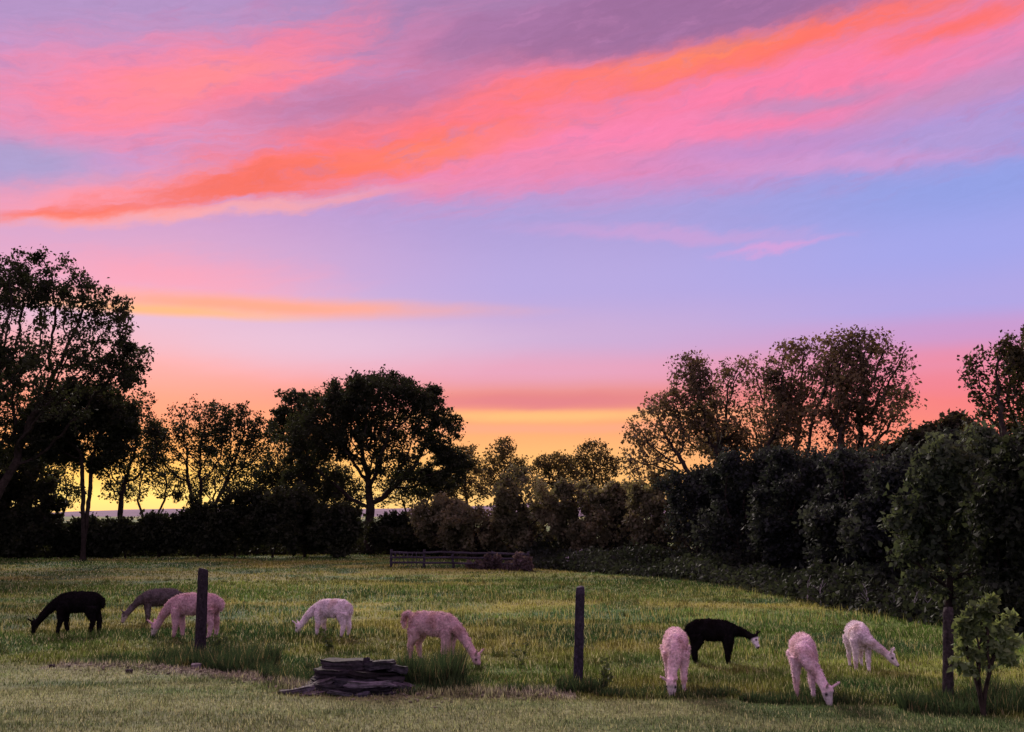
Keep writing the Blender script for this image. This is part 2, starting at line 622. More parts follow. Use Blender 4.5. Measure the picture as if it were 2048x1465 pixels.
def limbs_mesh(nodes, par, r_tip, r_base, rng, bark, sides=6, expo=2.4):
    n = len(nodes)
    child_sum = np.zeros(n)
    rad = np.zeros(n)
    for i in range(n - 1, -1, -1):
        rad[i] = max(r_tip, child_sum[i] ** (1 / expo)) if child_sum[i] > 0 else r_tip
        if par[i] >= 0:
            child_sum[par[i]] += rad[i] ** expo
    k = r_base / rad[0]
    rad = r_tip + (rad - r_tip) * (r_base - r_tip) / max(1e-6, rad[0] - r_tip)
    flare = np.clip(1 - (nodes[:, 2] - nodes[0, 2]) / (r_base * 4), 0, 1)
    rad_m = rad * (1 + .45 * flare ** 2)
    dirv = np.zeros((n, 3))
    p = np.where(par < 0, 0, par)
    dirv = nodes - nodes[p]
    dirv[0] = (0, 0, 1)
    dirv /= np.linalg.norm(dirv, axis=1)[:, None] + 1e-9
    ref = np.array([.31, .83, .46]); ref /= np.linalg.norm(ref)
    s = np.cross(dirv, ref); s /= np.linalg.norm(s, axis=1)[:, None] + 1e-9
    t = np.cross(dirv, s)
    ang = np.arange(sides) * 2 * math.pi / sides
    lump = 1 + rng.normal(size=(n, sides)) * .07
    ring = nodes[:, None, :] + (s[:, None, :] * np.cos(ang)[None, :, None] + t[:, None, :] * np.sin(ang)[None, :, None]) * (rad_m[:, None] * lump)[:, :, None]
    ch = np.arange(1, n)
    a = par[1:]
    j = np.arange(sides)
    j2 = (j + 1) % sides
    f = np.stack([a[:, None] * sides + j, a[:, None] * sides + j2, ch[:, None] * sides + j2, ch[:, None] * sides + j], 2).reshape(-1, 4)
    cols = np.repeat(np.tile(bark, (n, 1)) * (1 + rng.normal(size=(n, 1)) * .12), sides, 0)
    return mesh_from('limbs', ring.reshape(-1, 3), f, M_BARK, cols, True), rad


def leaves_mesh(pos, size, rng, c1, c2, flat=.0, name='crown'):
    """folded kite-shaped leaves"""
    n = len(pos)
    a = rng.normal(size=(n, 3))
    a[:, 2] -= .25
    a /= np.linalg.norm(a, axis=1)[:, None]
    b = rng.normal(size=(n, 3))
    b[:, 2] *= (1 - flat)
    b -= a * (a * b).sum(1)[:, None]
    b /= np.linalg.norm(b, axis=1)[:, None] + 1e-9
    c = np.cross(a, b)
    ln = size * (.42 + 1.25 * rng.random(n) ** 1.6)[:, None]
    wd = ln * (.24 + .24 * rng.random(n))[:, None]
    v = np.empty((n, 4, 3))
    v[:, 0] = pos
    v[:, 1] = pos + a * ln * .45 + b * wd + c * wd * .35
    v[:, 2] = pos + a * ln
    v[:, 3] = pos + a * ln * .45 - b * wd + c * wd * .35
    base = np.arange(n)[:, None] * 4
    f = np.concatenate([base + np.array([0, 1, 2]), base + np.array([0, 2, 3])])
    tone = rng.random(n)
    # colour drifts from spray to spray
    clump = np.sin(pos[:, 0] * 1.7 + 1.3 * np.sin(pos[:, 2] * 1.9)) * .5 + .5
    k = np.clip(.55 * tone + .45 * clump, 0, 1)[:, None]
    cc = np.asarray(c1)[None] * (1 - k) + np.asarray(c2)[None] * k
    return mesh_from(name, v.reshape(-1, 3), f, M_LEAF, np.repeat(cc, 4, 0))


TRI = [0]


def make_tree(name, label, cat, bx, D, lumps_px, group=None, n_attr=500, step=.32, leaves=16000, leaf=.2, spread=.32, r_base=.2,
              fork=.45, multi=1, c1=(.022, .030, .014), c2=(.050, .062, .026), bark=(.026, .021, .018), up=.1, shell=.3, seed=None,
              clump=.0, depth=.85, twig=.010, bare=0.0, z0=None, by=None, vee=.28, ragged=0, fuzz=.16):
    rng = np.random.default_rng(seed if seed is not None else abs(hash_name(label)) % 100000)
    if by is None:
        gx = ground_x(bx, D)
    else:
        gx = float(at(bx, by, D)[0])
    base = np.array([gx, D, hz(gx, D) - .05])
    lumps = []
    if ragged:
        big = list(lumps_px)
        lumps_px = [(cx + rng.uniform(-.22, .22) * rx, cy + rng.uniform(-.22, .22) * ry, rx * rng.uniform(.8, 1.2), ry * rng.uniform(.8, 1.2)) for cx, cy, rx, ry in big]
        for k in range(ragged):
            cx, cy, rx, ry = big[rng.integers(len(big))]
            a_ = rng.uniform(-.3, math.pi + .3)
            lumps_px = list(lumps_px) + [(cx + math.cos(a_) * rx * 1.0, cy - math.sin(a_) * ry * 1.0, rx * rng.uniform(.2, .45), ry * rng.uniform(.25, .6))]
    for i, (cx, cy, rx, ry) in enumerate(lumps_px):
        s = D / F
        r = (rx + ry) / 2 * s * depth
        off = rng.uniform(-.75, .75) * r * 1.1
        c = at(cx, cy, D + off)
        lumps.append((c[0], c[1], c[2], rx * s, r, ry * s))
    low = min(l[2] - l[5] for l in lumps)
    top = max(l[2] + l[5] for l in lumps)
    w = np.array([l[3] * l[5] for l in lumps])
    cen = (np.array([l[:3] for l in lumps]) * w[:, None]).sum(0) / w.sum()
    zf = base[2] + max(.5, (max(low, base[2] + .3) - base[2]) + fork * (cen[2] - max(low, base[2])) * .5)
    t = .35
    trunk_to = np.array([base[0] + (cen[0] - base[0]) * t, base[1] + (cen[1] - base[1]) * t, zf])
    nodes, par = grow(base, lumps, rng, n_attr, step, step * 1.25, trunk_to, multi=multi, up=up, shell=shell, vee=vee, fuzz=fuzz)
    local = nodes - base
    lm, rad = limbs_mesh(local, par, twig, r_base, rng, np.array(bark))
    root = thing(name, label, cat, base, group)
    obj('trunk', lm, root)
    # leaves on the thin twigs
    nch = np.bincount(par[1:], minlength=len(nodes))
    thin = (rad < twig * 2.6) & (local[:, 2] > min(.4, (top - base[2]) * .2)) & (np.arange(len(nodes)) > 3)
    idx = np.where(thin)[0]
    wgt = np.where(nch[idx] == 0, 2.2, 1.0) * np.exp(clump * rng.normal(size=len(idx)))
    q = local[idx]
    lum = np.sin(q[:, 0] * 1.1 + seed_f(label)) + np.sin(q[:, 2] * 1.3 + 1.7 * seed_f(label)) + np.sin(q[:, 1] * 1.2)
    wgt = wgt * np.exp(clump * .8 * lum)
    if bare:
        wgt = wgt * (rng.random(len(idx)) > bare)
    pick = rng.choice(idx, leaves, p=wgt / wgt.sum())
    pos = local[pick] + rng.normal(size=(leaves, 3)) * spread * np.array([1, 1, .8]) * .6
    pos = pos[pos[:, 2] > .05]
    obj('crown', leaves_mesh(pos, leaf, rng, c1, c2), root)
    TRI[0] += len(pos) * 2 + len(nodes) * 12
    return root


def hash_name(s):
    h_ = 7
    for ch in s:
        h_ = (h_ * 131 + ord(ch)) % 1000003
    return h_


def seed_f(s):
    return (hash_name(s) % 628) / 100.0


def ground_x(px, D):
    py = HORIZON
    # solve for the pixel row where the ground at distance D lies
    v = None
    lo, hi = 1031.0, 1800.0
    for _ in range(50):
        m = (lo + hi) / 2
        if ground_at(px, m)[1] > D:
            lo = m
        else:
            hi = m
    return float(ground_at(px, (lo + hi) / 2)[0])


GL = 'trees along the far edge of the field'
GR = 'trees of the wood on the right'
GB = 'bushes of the hedge under the trees'
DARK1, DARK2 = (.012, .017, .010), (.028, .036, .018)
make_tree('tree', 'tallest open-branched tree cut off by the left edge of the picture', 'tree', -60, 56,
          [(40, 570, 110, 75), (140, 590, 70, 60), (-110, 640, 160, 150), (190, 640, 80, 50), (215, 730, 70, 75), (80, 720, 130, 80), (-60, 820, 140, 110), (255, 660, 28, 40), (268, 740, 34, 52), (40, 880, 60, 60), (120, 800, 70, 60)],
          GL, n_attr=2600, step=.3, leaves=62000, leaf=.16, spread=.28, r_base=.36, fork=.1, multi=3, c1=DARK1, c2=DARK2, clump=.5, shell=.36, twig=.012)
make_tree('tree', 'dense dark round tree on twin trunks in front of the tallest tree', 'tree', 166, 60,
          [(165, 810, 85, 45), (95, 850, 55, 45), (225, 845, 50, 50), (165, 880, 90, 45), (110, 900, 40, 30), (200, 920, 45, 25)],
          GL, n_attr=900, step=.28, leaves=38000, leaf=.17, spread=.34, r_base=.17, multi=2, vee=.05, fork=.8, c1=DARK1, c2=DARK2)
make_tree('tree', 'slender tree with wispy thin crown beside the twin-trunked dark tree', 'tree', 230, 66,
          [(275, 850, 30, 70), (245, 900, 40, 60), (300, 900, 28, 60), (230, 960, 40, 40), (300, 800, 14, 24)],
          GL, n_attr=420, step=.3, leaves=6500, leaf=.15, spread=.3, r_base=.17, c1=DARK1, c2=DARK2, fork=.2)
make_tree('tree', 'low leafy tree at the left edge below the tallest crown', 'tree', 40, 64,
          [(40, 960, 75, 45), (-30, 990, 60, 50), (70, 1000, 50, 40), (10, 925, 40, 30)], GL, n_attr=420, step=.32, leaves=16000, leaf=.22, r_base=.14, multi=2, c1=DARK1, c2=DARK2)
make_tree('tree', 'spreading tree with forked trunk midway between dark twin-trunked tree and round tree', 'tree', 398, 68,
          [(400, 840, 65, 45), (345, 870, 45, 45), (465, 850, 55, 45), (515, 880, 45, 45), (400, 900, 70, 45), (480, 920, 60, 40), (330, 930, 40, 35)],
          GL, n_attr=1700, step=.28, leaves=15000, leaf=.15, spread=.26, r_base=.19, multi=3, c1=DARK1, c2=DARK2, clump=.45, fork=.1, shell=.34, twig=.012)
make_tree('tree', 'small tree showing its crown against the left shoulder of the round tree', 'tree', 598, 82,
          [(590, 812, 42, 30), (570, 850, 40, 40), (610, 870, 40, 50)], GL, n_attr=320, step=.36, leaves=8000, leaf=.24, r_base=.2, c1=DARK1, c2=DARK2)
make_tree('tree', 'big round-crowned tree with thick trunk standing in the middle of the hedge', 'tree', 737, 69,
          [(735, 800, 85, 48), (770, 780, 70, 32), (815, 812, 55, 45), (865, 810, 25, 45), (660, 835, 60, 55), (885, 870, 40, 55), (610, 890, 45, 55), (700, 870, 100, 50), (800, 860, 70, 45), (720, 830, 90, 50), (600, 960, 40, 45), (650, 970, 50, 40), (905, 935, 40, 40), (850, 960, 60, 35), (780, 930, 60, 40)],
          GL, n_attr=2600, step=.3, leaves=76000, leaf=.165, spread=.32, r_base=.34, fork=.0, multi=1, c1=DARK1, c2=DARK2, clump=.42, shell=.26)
# lacy low trees behind, filling the glow under the crowns
for px, D, lumps, n_, lab in [
    (110, 84, [(110, 930, 50, 40), (70, 970, 45, 35), (130, 985, 40, 30), (100, 880, 30, 40)], 3000, 'lacy tree glimpsed under the tallest crown, left of the twin trunks'),
    (300, 86, [(300, 930, 34, 40), (340, 970, 40, 30), (270, 975, 36, 30), (310, 870, 22, 40)], 2300, 'lacy thin tree between the slender wispy tree and the forked one'),
    (440, 88, [(440, 940, 50, 40), (480, 965, 45, 35), (410, 970, 40, 30), (520, 940, 40, 35)], 2800, 'lacy tree seen through the limbs of the forked spreading tree'),
    (570, 88, [(560, 930, 36, 45), (600, 960, 40, 35), (540, 970, 36, 30)], 4000, 'lacy dark tree left of the round tree, low against the glow'),
    (680, 86, [(660, 960, 45, 40), (700, 985, 40, 30), (640, 1000, 40, 25)], 4000, 'lacy tree showing under the left half of the round crown'),
    (830, 88, [(820, 960, 45, 35), (870, 975, 45, 30), (790, 985, 40, 30), (850, 1005, 60, 22)], 3300, 'lacy tree showing under the right half of the round crown')]:
    make_tree('tree', lab, 'tree', px, D, lumps, GL, n_attr=800, step=.3, leaves=int(n_ * 2.2), leaf=.16, spread=.34, r_base=.13, multi=2, fork=.1, c1=DARK1, c2=DARK2, clump=.4)
# pale thin trees farther off, in front of the glow
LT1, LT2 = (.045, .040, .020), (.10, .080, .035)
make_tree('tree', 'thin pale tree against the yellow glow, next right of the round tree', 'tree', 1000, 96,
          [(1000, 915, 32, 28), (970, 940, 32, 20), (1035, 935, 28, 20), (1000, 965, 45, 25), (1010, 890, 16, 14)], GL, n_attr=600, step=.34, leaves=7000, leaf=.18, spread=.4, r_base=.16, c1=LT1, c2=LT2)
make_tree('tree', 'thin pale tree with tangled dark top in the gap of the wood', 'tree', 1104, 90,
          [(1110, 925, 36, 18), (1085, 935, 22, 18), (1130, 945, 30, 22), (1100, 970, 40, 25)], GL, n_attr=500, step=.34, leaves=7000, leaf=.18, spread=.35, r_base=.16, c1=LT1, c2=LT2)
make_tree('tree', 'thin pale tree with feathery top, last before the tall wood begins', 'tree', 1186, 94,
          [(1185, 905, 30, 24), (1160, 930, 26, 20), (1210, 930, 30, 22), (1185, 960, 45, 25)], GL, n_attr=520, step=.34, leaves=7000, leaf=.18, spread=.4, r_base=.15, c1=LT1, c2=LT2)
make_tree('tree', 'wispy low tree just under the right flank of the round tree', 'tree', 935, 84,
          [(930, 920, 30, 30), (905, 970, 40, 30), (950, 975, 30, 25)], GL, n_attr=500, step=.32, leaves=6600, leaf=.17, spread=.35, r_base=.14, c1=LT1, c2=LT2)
# tall feathery trees of the wood
MT1, MT2 = (.05, .042, .030), (.15, .115, .07)
make_tree('tree', 'leaning slim tree whose high tuft leads the tall wood', 'tree', 1420, 52,
          [(1380, 735, 36, 28), (1400, 770, 30, 30), (1310, 835, 38, 40), (1345, 810, 40, 30), (1285, 880, 36, 30), (1340, 880, 50, 36), (1400, 850, 40, 40), (1300, 930, 50, 30)],
          GR, n_attr=1800, step=.24, leaves=10500, leaf=.15, spread=.3, r_base=.17, fork=.2, multi=2, c1=MT1, c2=MT2, clump=.65, fuzz=.3, shell=.42)
make_tree('tree', 'feathery tree with flat brownish top, second of the tall wood', 'tree', 1490, 54,
          [(1485, 755, 48, 30), (1450, 790, 40, 34), (1530, 790, 40, 34), (1480, 840, 60, 40), (1450, 890, 50, 40), (1530, 880, 45, 45)],
          GR, n_attr=1700, step=.24, leaves=9500, leaf=.15, spread=.3, r_base=.18, multi=2, c1=MT1, c2=MT2, clump=.65, fuzz=.3, shell=.42)
make_tree('tree', 'high feathery tree pressed against the left of the tallest wood tree', 'tree', 1585, 51,
          [(1595, 705, 42, 28), (1630, 720, 36, 34), (1570, 750, 36, 34), (1600, 790, 50, 40), (1580, 850, 45, 45), (1560, 910, 50, 40)],
          GR, n_attr=1700, step=.24, leaves=9500, leaf=.15, spread=.28, r_base=.17, multi=2, c1=MT1, c2=MT2, clump=.65, fuzz=.3, shell=.42)
make_tree('tree', 'tallest tree of the wood, ivy-dark leaning trunk and open crown', 'tree', 1640, 48,
          [(1700, 690, 50, 30), (1745, 700, 50, 36), (1795, 725, 34, 34), (1680, 740, 50, 40), (1740, 770, 60, 40), (1800, 790, 28, 30), (1770, 840, 50, 28), (1680, 830, 50, 50), (1700, 900, 60, 40)],
          GR, n_attr=2200, step=.24, leaves=14000, leaf=.15, spread=.28, r_base=.22, multi=3, c1=MT1, c2=MT2, clump=.65, fork=.1, fuzz=.3, shell=.42)
make_tree('tree', 'leafy tree rising at the right edge of the picture', 'tree', 2035, 31,
          [(2020, 700, 24, 36), (1985, 730, 36, 30), (2050, 760, 50, 60), (1990, 800, 40, 45), (2060, 860, 60, 60), (1960, 860, 36, 36), (2110, 720, 60, 80), (1945, 750, 18, 40)],
          GR, n_attr=1500, step=.19, leaves=22000, leaf=.11, spread=.2, r_base=.18, multi=2, c1=(.022, .024, .013), c2=(.06, .056, .028), clump=.5)
make_tree('tree', 'low rounded treetops in the dip beside the right edge tree', 'tree', 1860, 40,
          [(1860, 880, 40, 28), (1910, 870, 36, 30), (1820, 910, 45, 30), (1880, 930, 60, 40), (1800, 960, 50, 40)],
          GR, n_attr=620, step=.26, leaves=17000, leaf=.17, spread=.25, r_base=.18, multi=2, c1=DARK1, c2=(.05, .046, .028), ragged=6)
# lower green trees in the middle, trunks showing
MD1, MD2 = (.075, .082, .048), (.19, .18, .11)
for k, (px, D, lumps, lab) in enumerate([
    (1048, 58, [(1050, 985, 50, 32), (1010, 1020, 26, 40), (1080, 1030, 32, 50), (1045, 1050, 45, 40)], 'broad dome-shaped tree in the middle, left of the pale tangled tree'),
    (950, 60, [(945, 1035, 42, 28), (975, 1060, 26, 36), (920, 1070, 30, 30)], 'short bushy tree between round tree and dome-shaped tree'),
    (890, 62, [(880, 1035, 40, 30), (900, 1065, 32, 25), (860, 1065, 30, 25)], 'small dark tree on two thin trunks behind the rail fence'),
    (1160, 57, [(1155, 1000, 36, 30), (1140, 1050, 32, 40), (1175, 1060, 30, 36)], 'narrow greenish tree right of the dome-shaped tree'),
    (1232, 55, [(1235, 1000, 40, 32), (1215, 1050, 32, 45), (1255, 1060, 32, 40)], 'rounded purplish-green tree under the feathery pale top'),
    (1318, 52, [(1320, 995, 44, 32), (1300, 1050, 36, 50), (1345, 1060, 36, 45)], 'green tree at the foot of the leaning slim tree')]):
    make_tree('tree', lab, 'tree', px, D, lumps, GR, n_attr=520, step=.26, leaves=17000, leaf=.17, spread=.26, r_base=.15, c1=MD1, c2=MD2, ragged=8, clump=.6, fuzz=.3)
# dark wood edge coming nearer on the right
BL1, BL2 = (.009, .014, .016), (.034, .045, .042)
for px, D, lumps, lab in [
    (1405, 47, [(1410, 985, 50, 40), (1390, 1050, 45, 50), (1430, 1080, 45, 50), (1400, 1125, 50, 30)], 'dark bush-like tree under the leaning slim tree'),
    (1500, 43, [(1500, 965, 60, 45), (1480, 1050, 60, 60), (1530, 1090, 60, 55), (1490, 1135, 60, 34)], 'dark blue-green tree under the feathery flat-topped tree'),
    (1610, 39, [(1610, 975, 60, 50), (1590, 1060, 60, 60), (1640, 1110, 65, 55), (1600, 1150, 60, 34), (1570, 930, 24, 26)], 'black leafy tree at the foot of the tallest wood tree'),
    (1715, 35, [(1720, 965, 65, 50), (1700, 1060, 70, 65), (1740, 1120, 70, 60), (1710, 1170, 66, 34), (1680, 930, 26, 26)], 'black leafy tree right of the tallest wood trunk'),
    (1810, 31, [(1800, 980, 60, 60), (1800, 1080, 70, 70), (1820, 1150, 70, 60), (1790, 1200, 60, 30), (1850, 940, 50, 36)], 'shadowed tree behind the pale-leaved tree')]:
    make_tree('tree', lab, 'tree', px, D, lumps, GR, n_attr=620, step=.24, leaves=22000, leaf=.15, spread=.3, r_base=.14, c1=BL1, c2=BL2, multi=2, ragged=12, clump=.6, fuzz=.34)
for px, D, lumps, lab in [
    (1455, 53, [(1450, 975, 60, 40), (1430, 1050, 50, 60), (1470, 1110, 50, 40)], 'dark tree deep in the wood, behind the feathery flat-topped one'),
    (1560, 48, [(1555, 960, 60, 45), (1560, 1050, 60, 70), (1560, 1120, 60, 40)], 'dark tree deep in the wood, behind the high feathery one'),
    (1665, 43, [(1665, 960, 60, 40), (1660, 1050, 66, 70), (1670, 1130, 60, 50)], 'dark tree deep in the wood, hidden beneath the tallest wood tree'),
    (1765, 38, [(1765, 955, 60, 45), (1760, 1050, 66, 70), (1770, 1140, 66, 60)], 'dark tree deep in the wood, right of the tallest wood tree'),
    (1935, 33, [(1930, 920, 60, 45), (1960, 1010, 90, 80), (1960, 1110, 90, 70), (2000, 950, 60, 50)], 'dark tree deep in the wood, behind the pale green leaves')]:
    make_tree('tree', lab, 'tree', px, D, lumps, GR, n_attr=500, step=.28, leaves=20000, leaf=.16, spread=.34, r_base=.13, c1=BL1, c2=BL2, multi=2, ragged=10, fuzz=.34)
make_tree('tree', 'near tree with pale green leaves at the wood edge, behind the rightmost post', 'tree', 1898, 25.5,
          [(1910, 930, 70, 50), (1870, 1000, 60, 50), (1960, 1000, 70, 60), (1840, 1070, 50, 40), (1920, 1090, 70, 60), (1990, 1120, 60, 60), (1870, 1140, 50, 36), (1830, 1150, 36, 26), (1930, 1170, 60, 36), (1860, 930, 34, 26), (1800, 1040, 26, 24), (1960, 890, 40, 26)],
          GR, n_attr=1000, step=.2, leaves=22000, leaf=.13, spread=.17, r_base=.10, c1=(.022, .036, .024), c2=(.090, .125, .078), clump=.9, ragged=14, fuzz=.34)
make_tree('tree', 'dark tree filling the right edge behind the small sapling', 'tree', 2070, 23,
          [(2050, 930, 70, 60), (2060, 1040, 80, 70), (2040, 1130, 70, 60), (2110, 1000, 90, 130), (2040, 1200, 60, 50)],
          GR, n_attr=900, step=.2, leaves=30000, leaf=.13, spread=.22, r_base=.14, c1=(.010, .016, .011), c2=(.032, .046, .028), ragged=10, fuzz=.3)
# hedge under the left trees
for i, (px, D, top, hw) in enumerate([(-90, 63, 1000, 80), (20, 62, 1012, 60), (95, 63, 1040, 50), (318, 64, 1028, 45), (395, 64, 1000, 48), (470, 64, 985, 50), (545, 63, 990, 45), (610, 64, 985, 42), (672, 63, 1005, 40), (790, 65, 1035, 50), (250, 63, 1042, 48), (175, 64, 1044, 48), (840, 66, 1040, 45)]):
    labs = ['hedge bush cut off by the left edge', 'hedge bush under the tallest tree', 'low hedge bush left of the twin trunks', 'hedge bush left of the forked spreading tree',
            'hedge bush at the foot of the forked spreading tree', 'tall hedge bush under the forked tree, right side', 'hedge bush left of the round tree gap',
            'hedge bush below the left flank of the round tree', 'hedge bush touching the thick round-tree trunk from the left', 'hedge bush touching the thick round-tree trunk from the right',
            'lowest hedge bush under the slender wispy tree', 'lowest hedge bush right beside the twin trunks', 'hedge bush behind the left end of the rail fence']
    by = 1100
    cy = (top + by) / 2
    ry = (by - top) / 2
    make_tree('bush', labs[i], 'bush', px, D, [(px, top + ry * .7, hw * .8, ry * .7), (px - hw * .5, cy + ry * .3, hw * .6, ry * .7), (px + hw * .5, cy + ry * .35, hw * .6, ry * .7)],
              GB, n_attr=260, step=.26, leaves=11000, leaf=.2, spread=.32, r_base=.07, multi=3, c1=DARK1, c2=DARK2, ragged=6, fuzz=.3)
print('TREES', TRI[0])


# ------------------------------------------------------------------ undergrowth along the wood edge
def px_band(points, n, rng, back, zmax):
    """leaf positions in a band of low growth that follows a line on the ground; back = depth behind the line"""
    g_ = np.array([ground_at(*p)[:2] for p in points])
    seg = np.linalg.norm(np.diff(g_, axis=0), axis=1)
    cum = np.concatenate([[0], np.cumsum(seg)])
    t = rng.random(n) * cum[-1]
    x = np.interp(t, cum, g_[:, 0])
    y = np.interp(t, cum, g_[:, 1])
    k = rng.random(n) ** 1.2
    q = np.column_stack([x, y])
    dir_ = q / np.linalg.norm(q, axis=1)[:, None]
    q = q + dir_ * (k * back)[:, None] + rng.normal(size=(n, 2)) * .25
    top = zmax * (.35 + .65 * np.minimum(1, k * 2.2)) * (.15 + 1.5 * fbm(q, 2.6, 21) ** 1.5)
    z = top * rng.random(n) ** .8 + height(q)
    return np.column_stack([q, z])


rng = np.random.default_rng(5)
EDGE_R = [(1065, 1136), (1180, 1146), (1330, 1156), (1450, 1170), (1560, 1192), (1680, 1218), (1800, 1238), (1900, 1256), (2080, 1278), (2300, 1300)]
EDGE_L = [(-260, 1120), (0, 1118), (300, 1114), (690, 1109), (760, 1110), (900, 1114), (1065, 1128), (1200, 1136), (1340, 1146)]
p1 = px_band(EDGE_R, 46000, rng, 6, 1.15)
p2 = px_band(EDGE_L, 60000, rng, 10, 2.1)
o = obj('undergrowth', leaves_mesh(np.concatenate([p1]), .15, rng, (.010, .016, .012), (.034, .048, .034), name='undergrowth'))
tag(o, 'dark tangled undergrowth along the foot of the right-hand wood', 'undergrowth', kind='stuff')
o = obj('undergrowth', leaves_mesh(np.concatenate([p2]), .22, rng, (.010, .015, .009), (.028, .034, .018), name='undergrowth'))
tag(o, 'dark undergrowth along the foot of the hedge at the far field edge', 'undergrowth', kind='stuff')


# ------------------------------------------------------------------ grass
def blades(pos, h_, w_, rng, c, name, lean=.35, two=False):
    n = len(pos)
    a = rng.random(n) * 2 * math.pi
    side = np.column_stack([np.cos(a), np.sin(a), np.zeros(n)])
    b = rng.random(n) * 2 * math.pi
    tip = np.column_stack([np.cos(b) * lean, np.sin(b) * lean, np.ones(n)]) * (h_ * (.5 + rng.random(n)))[:, None]
    tip[:, :2] *= rng.random(n)[:, None] * 1.6
    w = (w_ * (.6 + .8 * rng.random(n)))[:, None]
    v = np.empty((n, 3, 3))
    v[:, 0] = pos - side * w
    v[:, 1] = pos + side * w
    v[:, 2] = pos + tip
    f = np.arange(n * 3).reshape(n, 3)
    cc = np.repeat(c, 3, 0)
    return mesh_from(name, v.reshape(-1, 3), f, M_BLADE, cc)


def sector(n, r0, r1, rng, half=.62):
    r = np.sqrt(rng.random(n) * (r1 * r1 - r0 * r0) + r0 * r0)
    a = (rng.random(n) * 2 - 1) * half
    return np.column_stack([np.sin(a) * r, np.cos(a) * r])


def tint(c, rng, amt):
    n = len(c)
    k = 1 + rng.normal(size=(n, 1)) * amt
    c = c * np.clip(k, .35, 2.2)
    straw = rng.random(n) < .13
    c[straw] = np.array([.50, .50, .24]) * (.7 + .6 * rng.random((straw.sum(), 1)))
    return c


rng = np.random.default_rng(8)
pts = np.concatenate([sector(150000, 11.0, 17.5, rng), sector(170000, 17, 26, rng), sector(140000, 26, 42, rng), sector(110000, 42, 72, rng)])
# nothing grows inside the wood itself
eg = np.array([ground_at(*p)[:2] for p in EDGE_R])
ea = np.arctan2(eg[:, 0], eg[:, 1])
er = np.hypot(eg[:, 0], eg[:, 1])
pa, pr = np.arctan2(pts[:, 0], pts[:, 1]), np.hypot(pts[:, 0], pts[:, 1])
lim = np.where(pa > ea[0], np.interp(pa, ea, er), 72) + 1.5
pts = pts[pr < lim]
ls = lawn_side(pts)
dd_ = np.hypot(pts[:, 0], pts[:, 1])
tuft = fbm(pts, .9, 31, 2)
lawn_m = ls > 0
c = tint(ground_color(pts) * 1.08, rng, .5)
hgt = np.where(lawn_m, .035 + .03 * tuft, .055 + .13 * np.clip(tuft - .35, 0, 1))
wid = np.where(lawn_m, .006, .008) * np.maximum(1, dd_ / 17)
keep = lawn_m | (rng.random(len(pts)) < .55 + tuft)
base3 = np.column_stack([pts, height(pts) - .01])
for nm, lab, m in (('lawn_grass', 'short mown straw-coloured lawn grass in the foreground', lawn_m), ('pasture_grass', 'grazed olive pasture grass of the field', keep & ~lawn_m)):
    o = obj(nm, blades(base3[m], hgt[m], wid[m], rng, c[m], nm))
    tag(o, lab, 'grass', kind='stuff')

# coarse ungrazed tufts
nt_ = 2600
tc_ = sector(nt_, 14.2, 44, rng)
tc_ = tc_[(lawn_side(tc_) < -.25)]
pa, pr = np.arctan2(tc_[:, 0], tc_[:, 1]), np.hypot(tc_[:, 0], tc_[:, 1])
tc_ = tc_[(pr < np.where(pa > ea[0], np.interp(pa, ea, er), 72)) & (fbm(tc_, 4.0, 51) > .42)]
nb = 26
q = np.repeat(tc_, nb, 0)
q = q + rng.normal(size=q.shape) * np.repeat(.03 + .09 * rng.random(len(tc_)), nb)[:, None]
hh = np.repeat(.06 + .13 * rng.random(len(tc_)) ** 2, nb) * (.6 + .6 * rng.random(len(q)))
tone_ = np.repeat(rng.random(len(tc_)), nb)
cq = lerp(np.tile([.045, .080, .022], (len(q), 1)), np.tile([.20, .19, .055], (len(q), 1)), tone_ ** 2) * (.6 + .7 * rng.random((len(q), 1)))
o = obj('grass_tufts', blades(np.column_stack([q, height(q) - .01]), hh, np.full(len(q), .010), rng, cq, 'grass_tufts', .6))
tag(o, 'coarse ungrazed grass tufts dotted over the pasture', 'grass', kind='stuff')

# taller seed-head stems scattered in the pasture
pt = sector(26000, 14, 40, rng)
pt = pt[(lawn_side(pt) < -.3)]
w_ = fbm(pt * np.array([.6, 1.4]), 3.2, 41)
pt = pt[rng.random(len(pt)) < np.clip((w_ - .40) * 4, 0.02, 1)]
pa, pr = np.arctan2(pt[:, 0], pt[:, 1]), np.hypot(pt[:, 0], pt[:, 1])
pt = pt[pr < np.where(pa > ea[0], np.interp(pa, ea, er), 72)]
c = np.array([.40, .39, .12])[None] * (.6 + .7 * rng.random((len(pt), 1)))
o = obj('seed_stems', blades(np.column_stack([pt, height(pt)]), np.full(len(pt), .20), np.full(len(pt), .008), rng, c, 'seed_stems', .3))
tag(o, 'yellowish seeding grass stems scattered through the pasture', 'grass', kind='stuff')


# long uncut grass by the fence line
def patch(px0, px1, y0, y1, n):
    x = rng.uniform(px0, px1, n)
    mid_, half = (px0 + px1) / 2, (px1 - px0) / 2
    e = np.sqrt(np.clip(1 - ((x - mid_) / half) ** 2, 0.03, 1))
    y = (y0 + y1) / 2 + (rng.random(n) - .5) * (y1 - y0) * e
    return np.array([ground_at(a, b)[:2] for a, b in zip(x, y)])


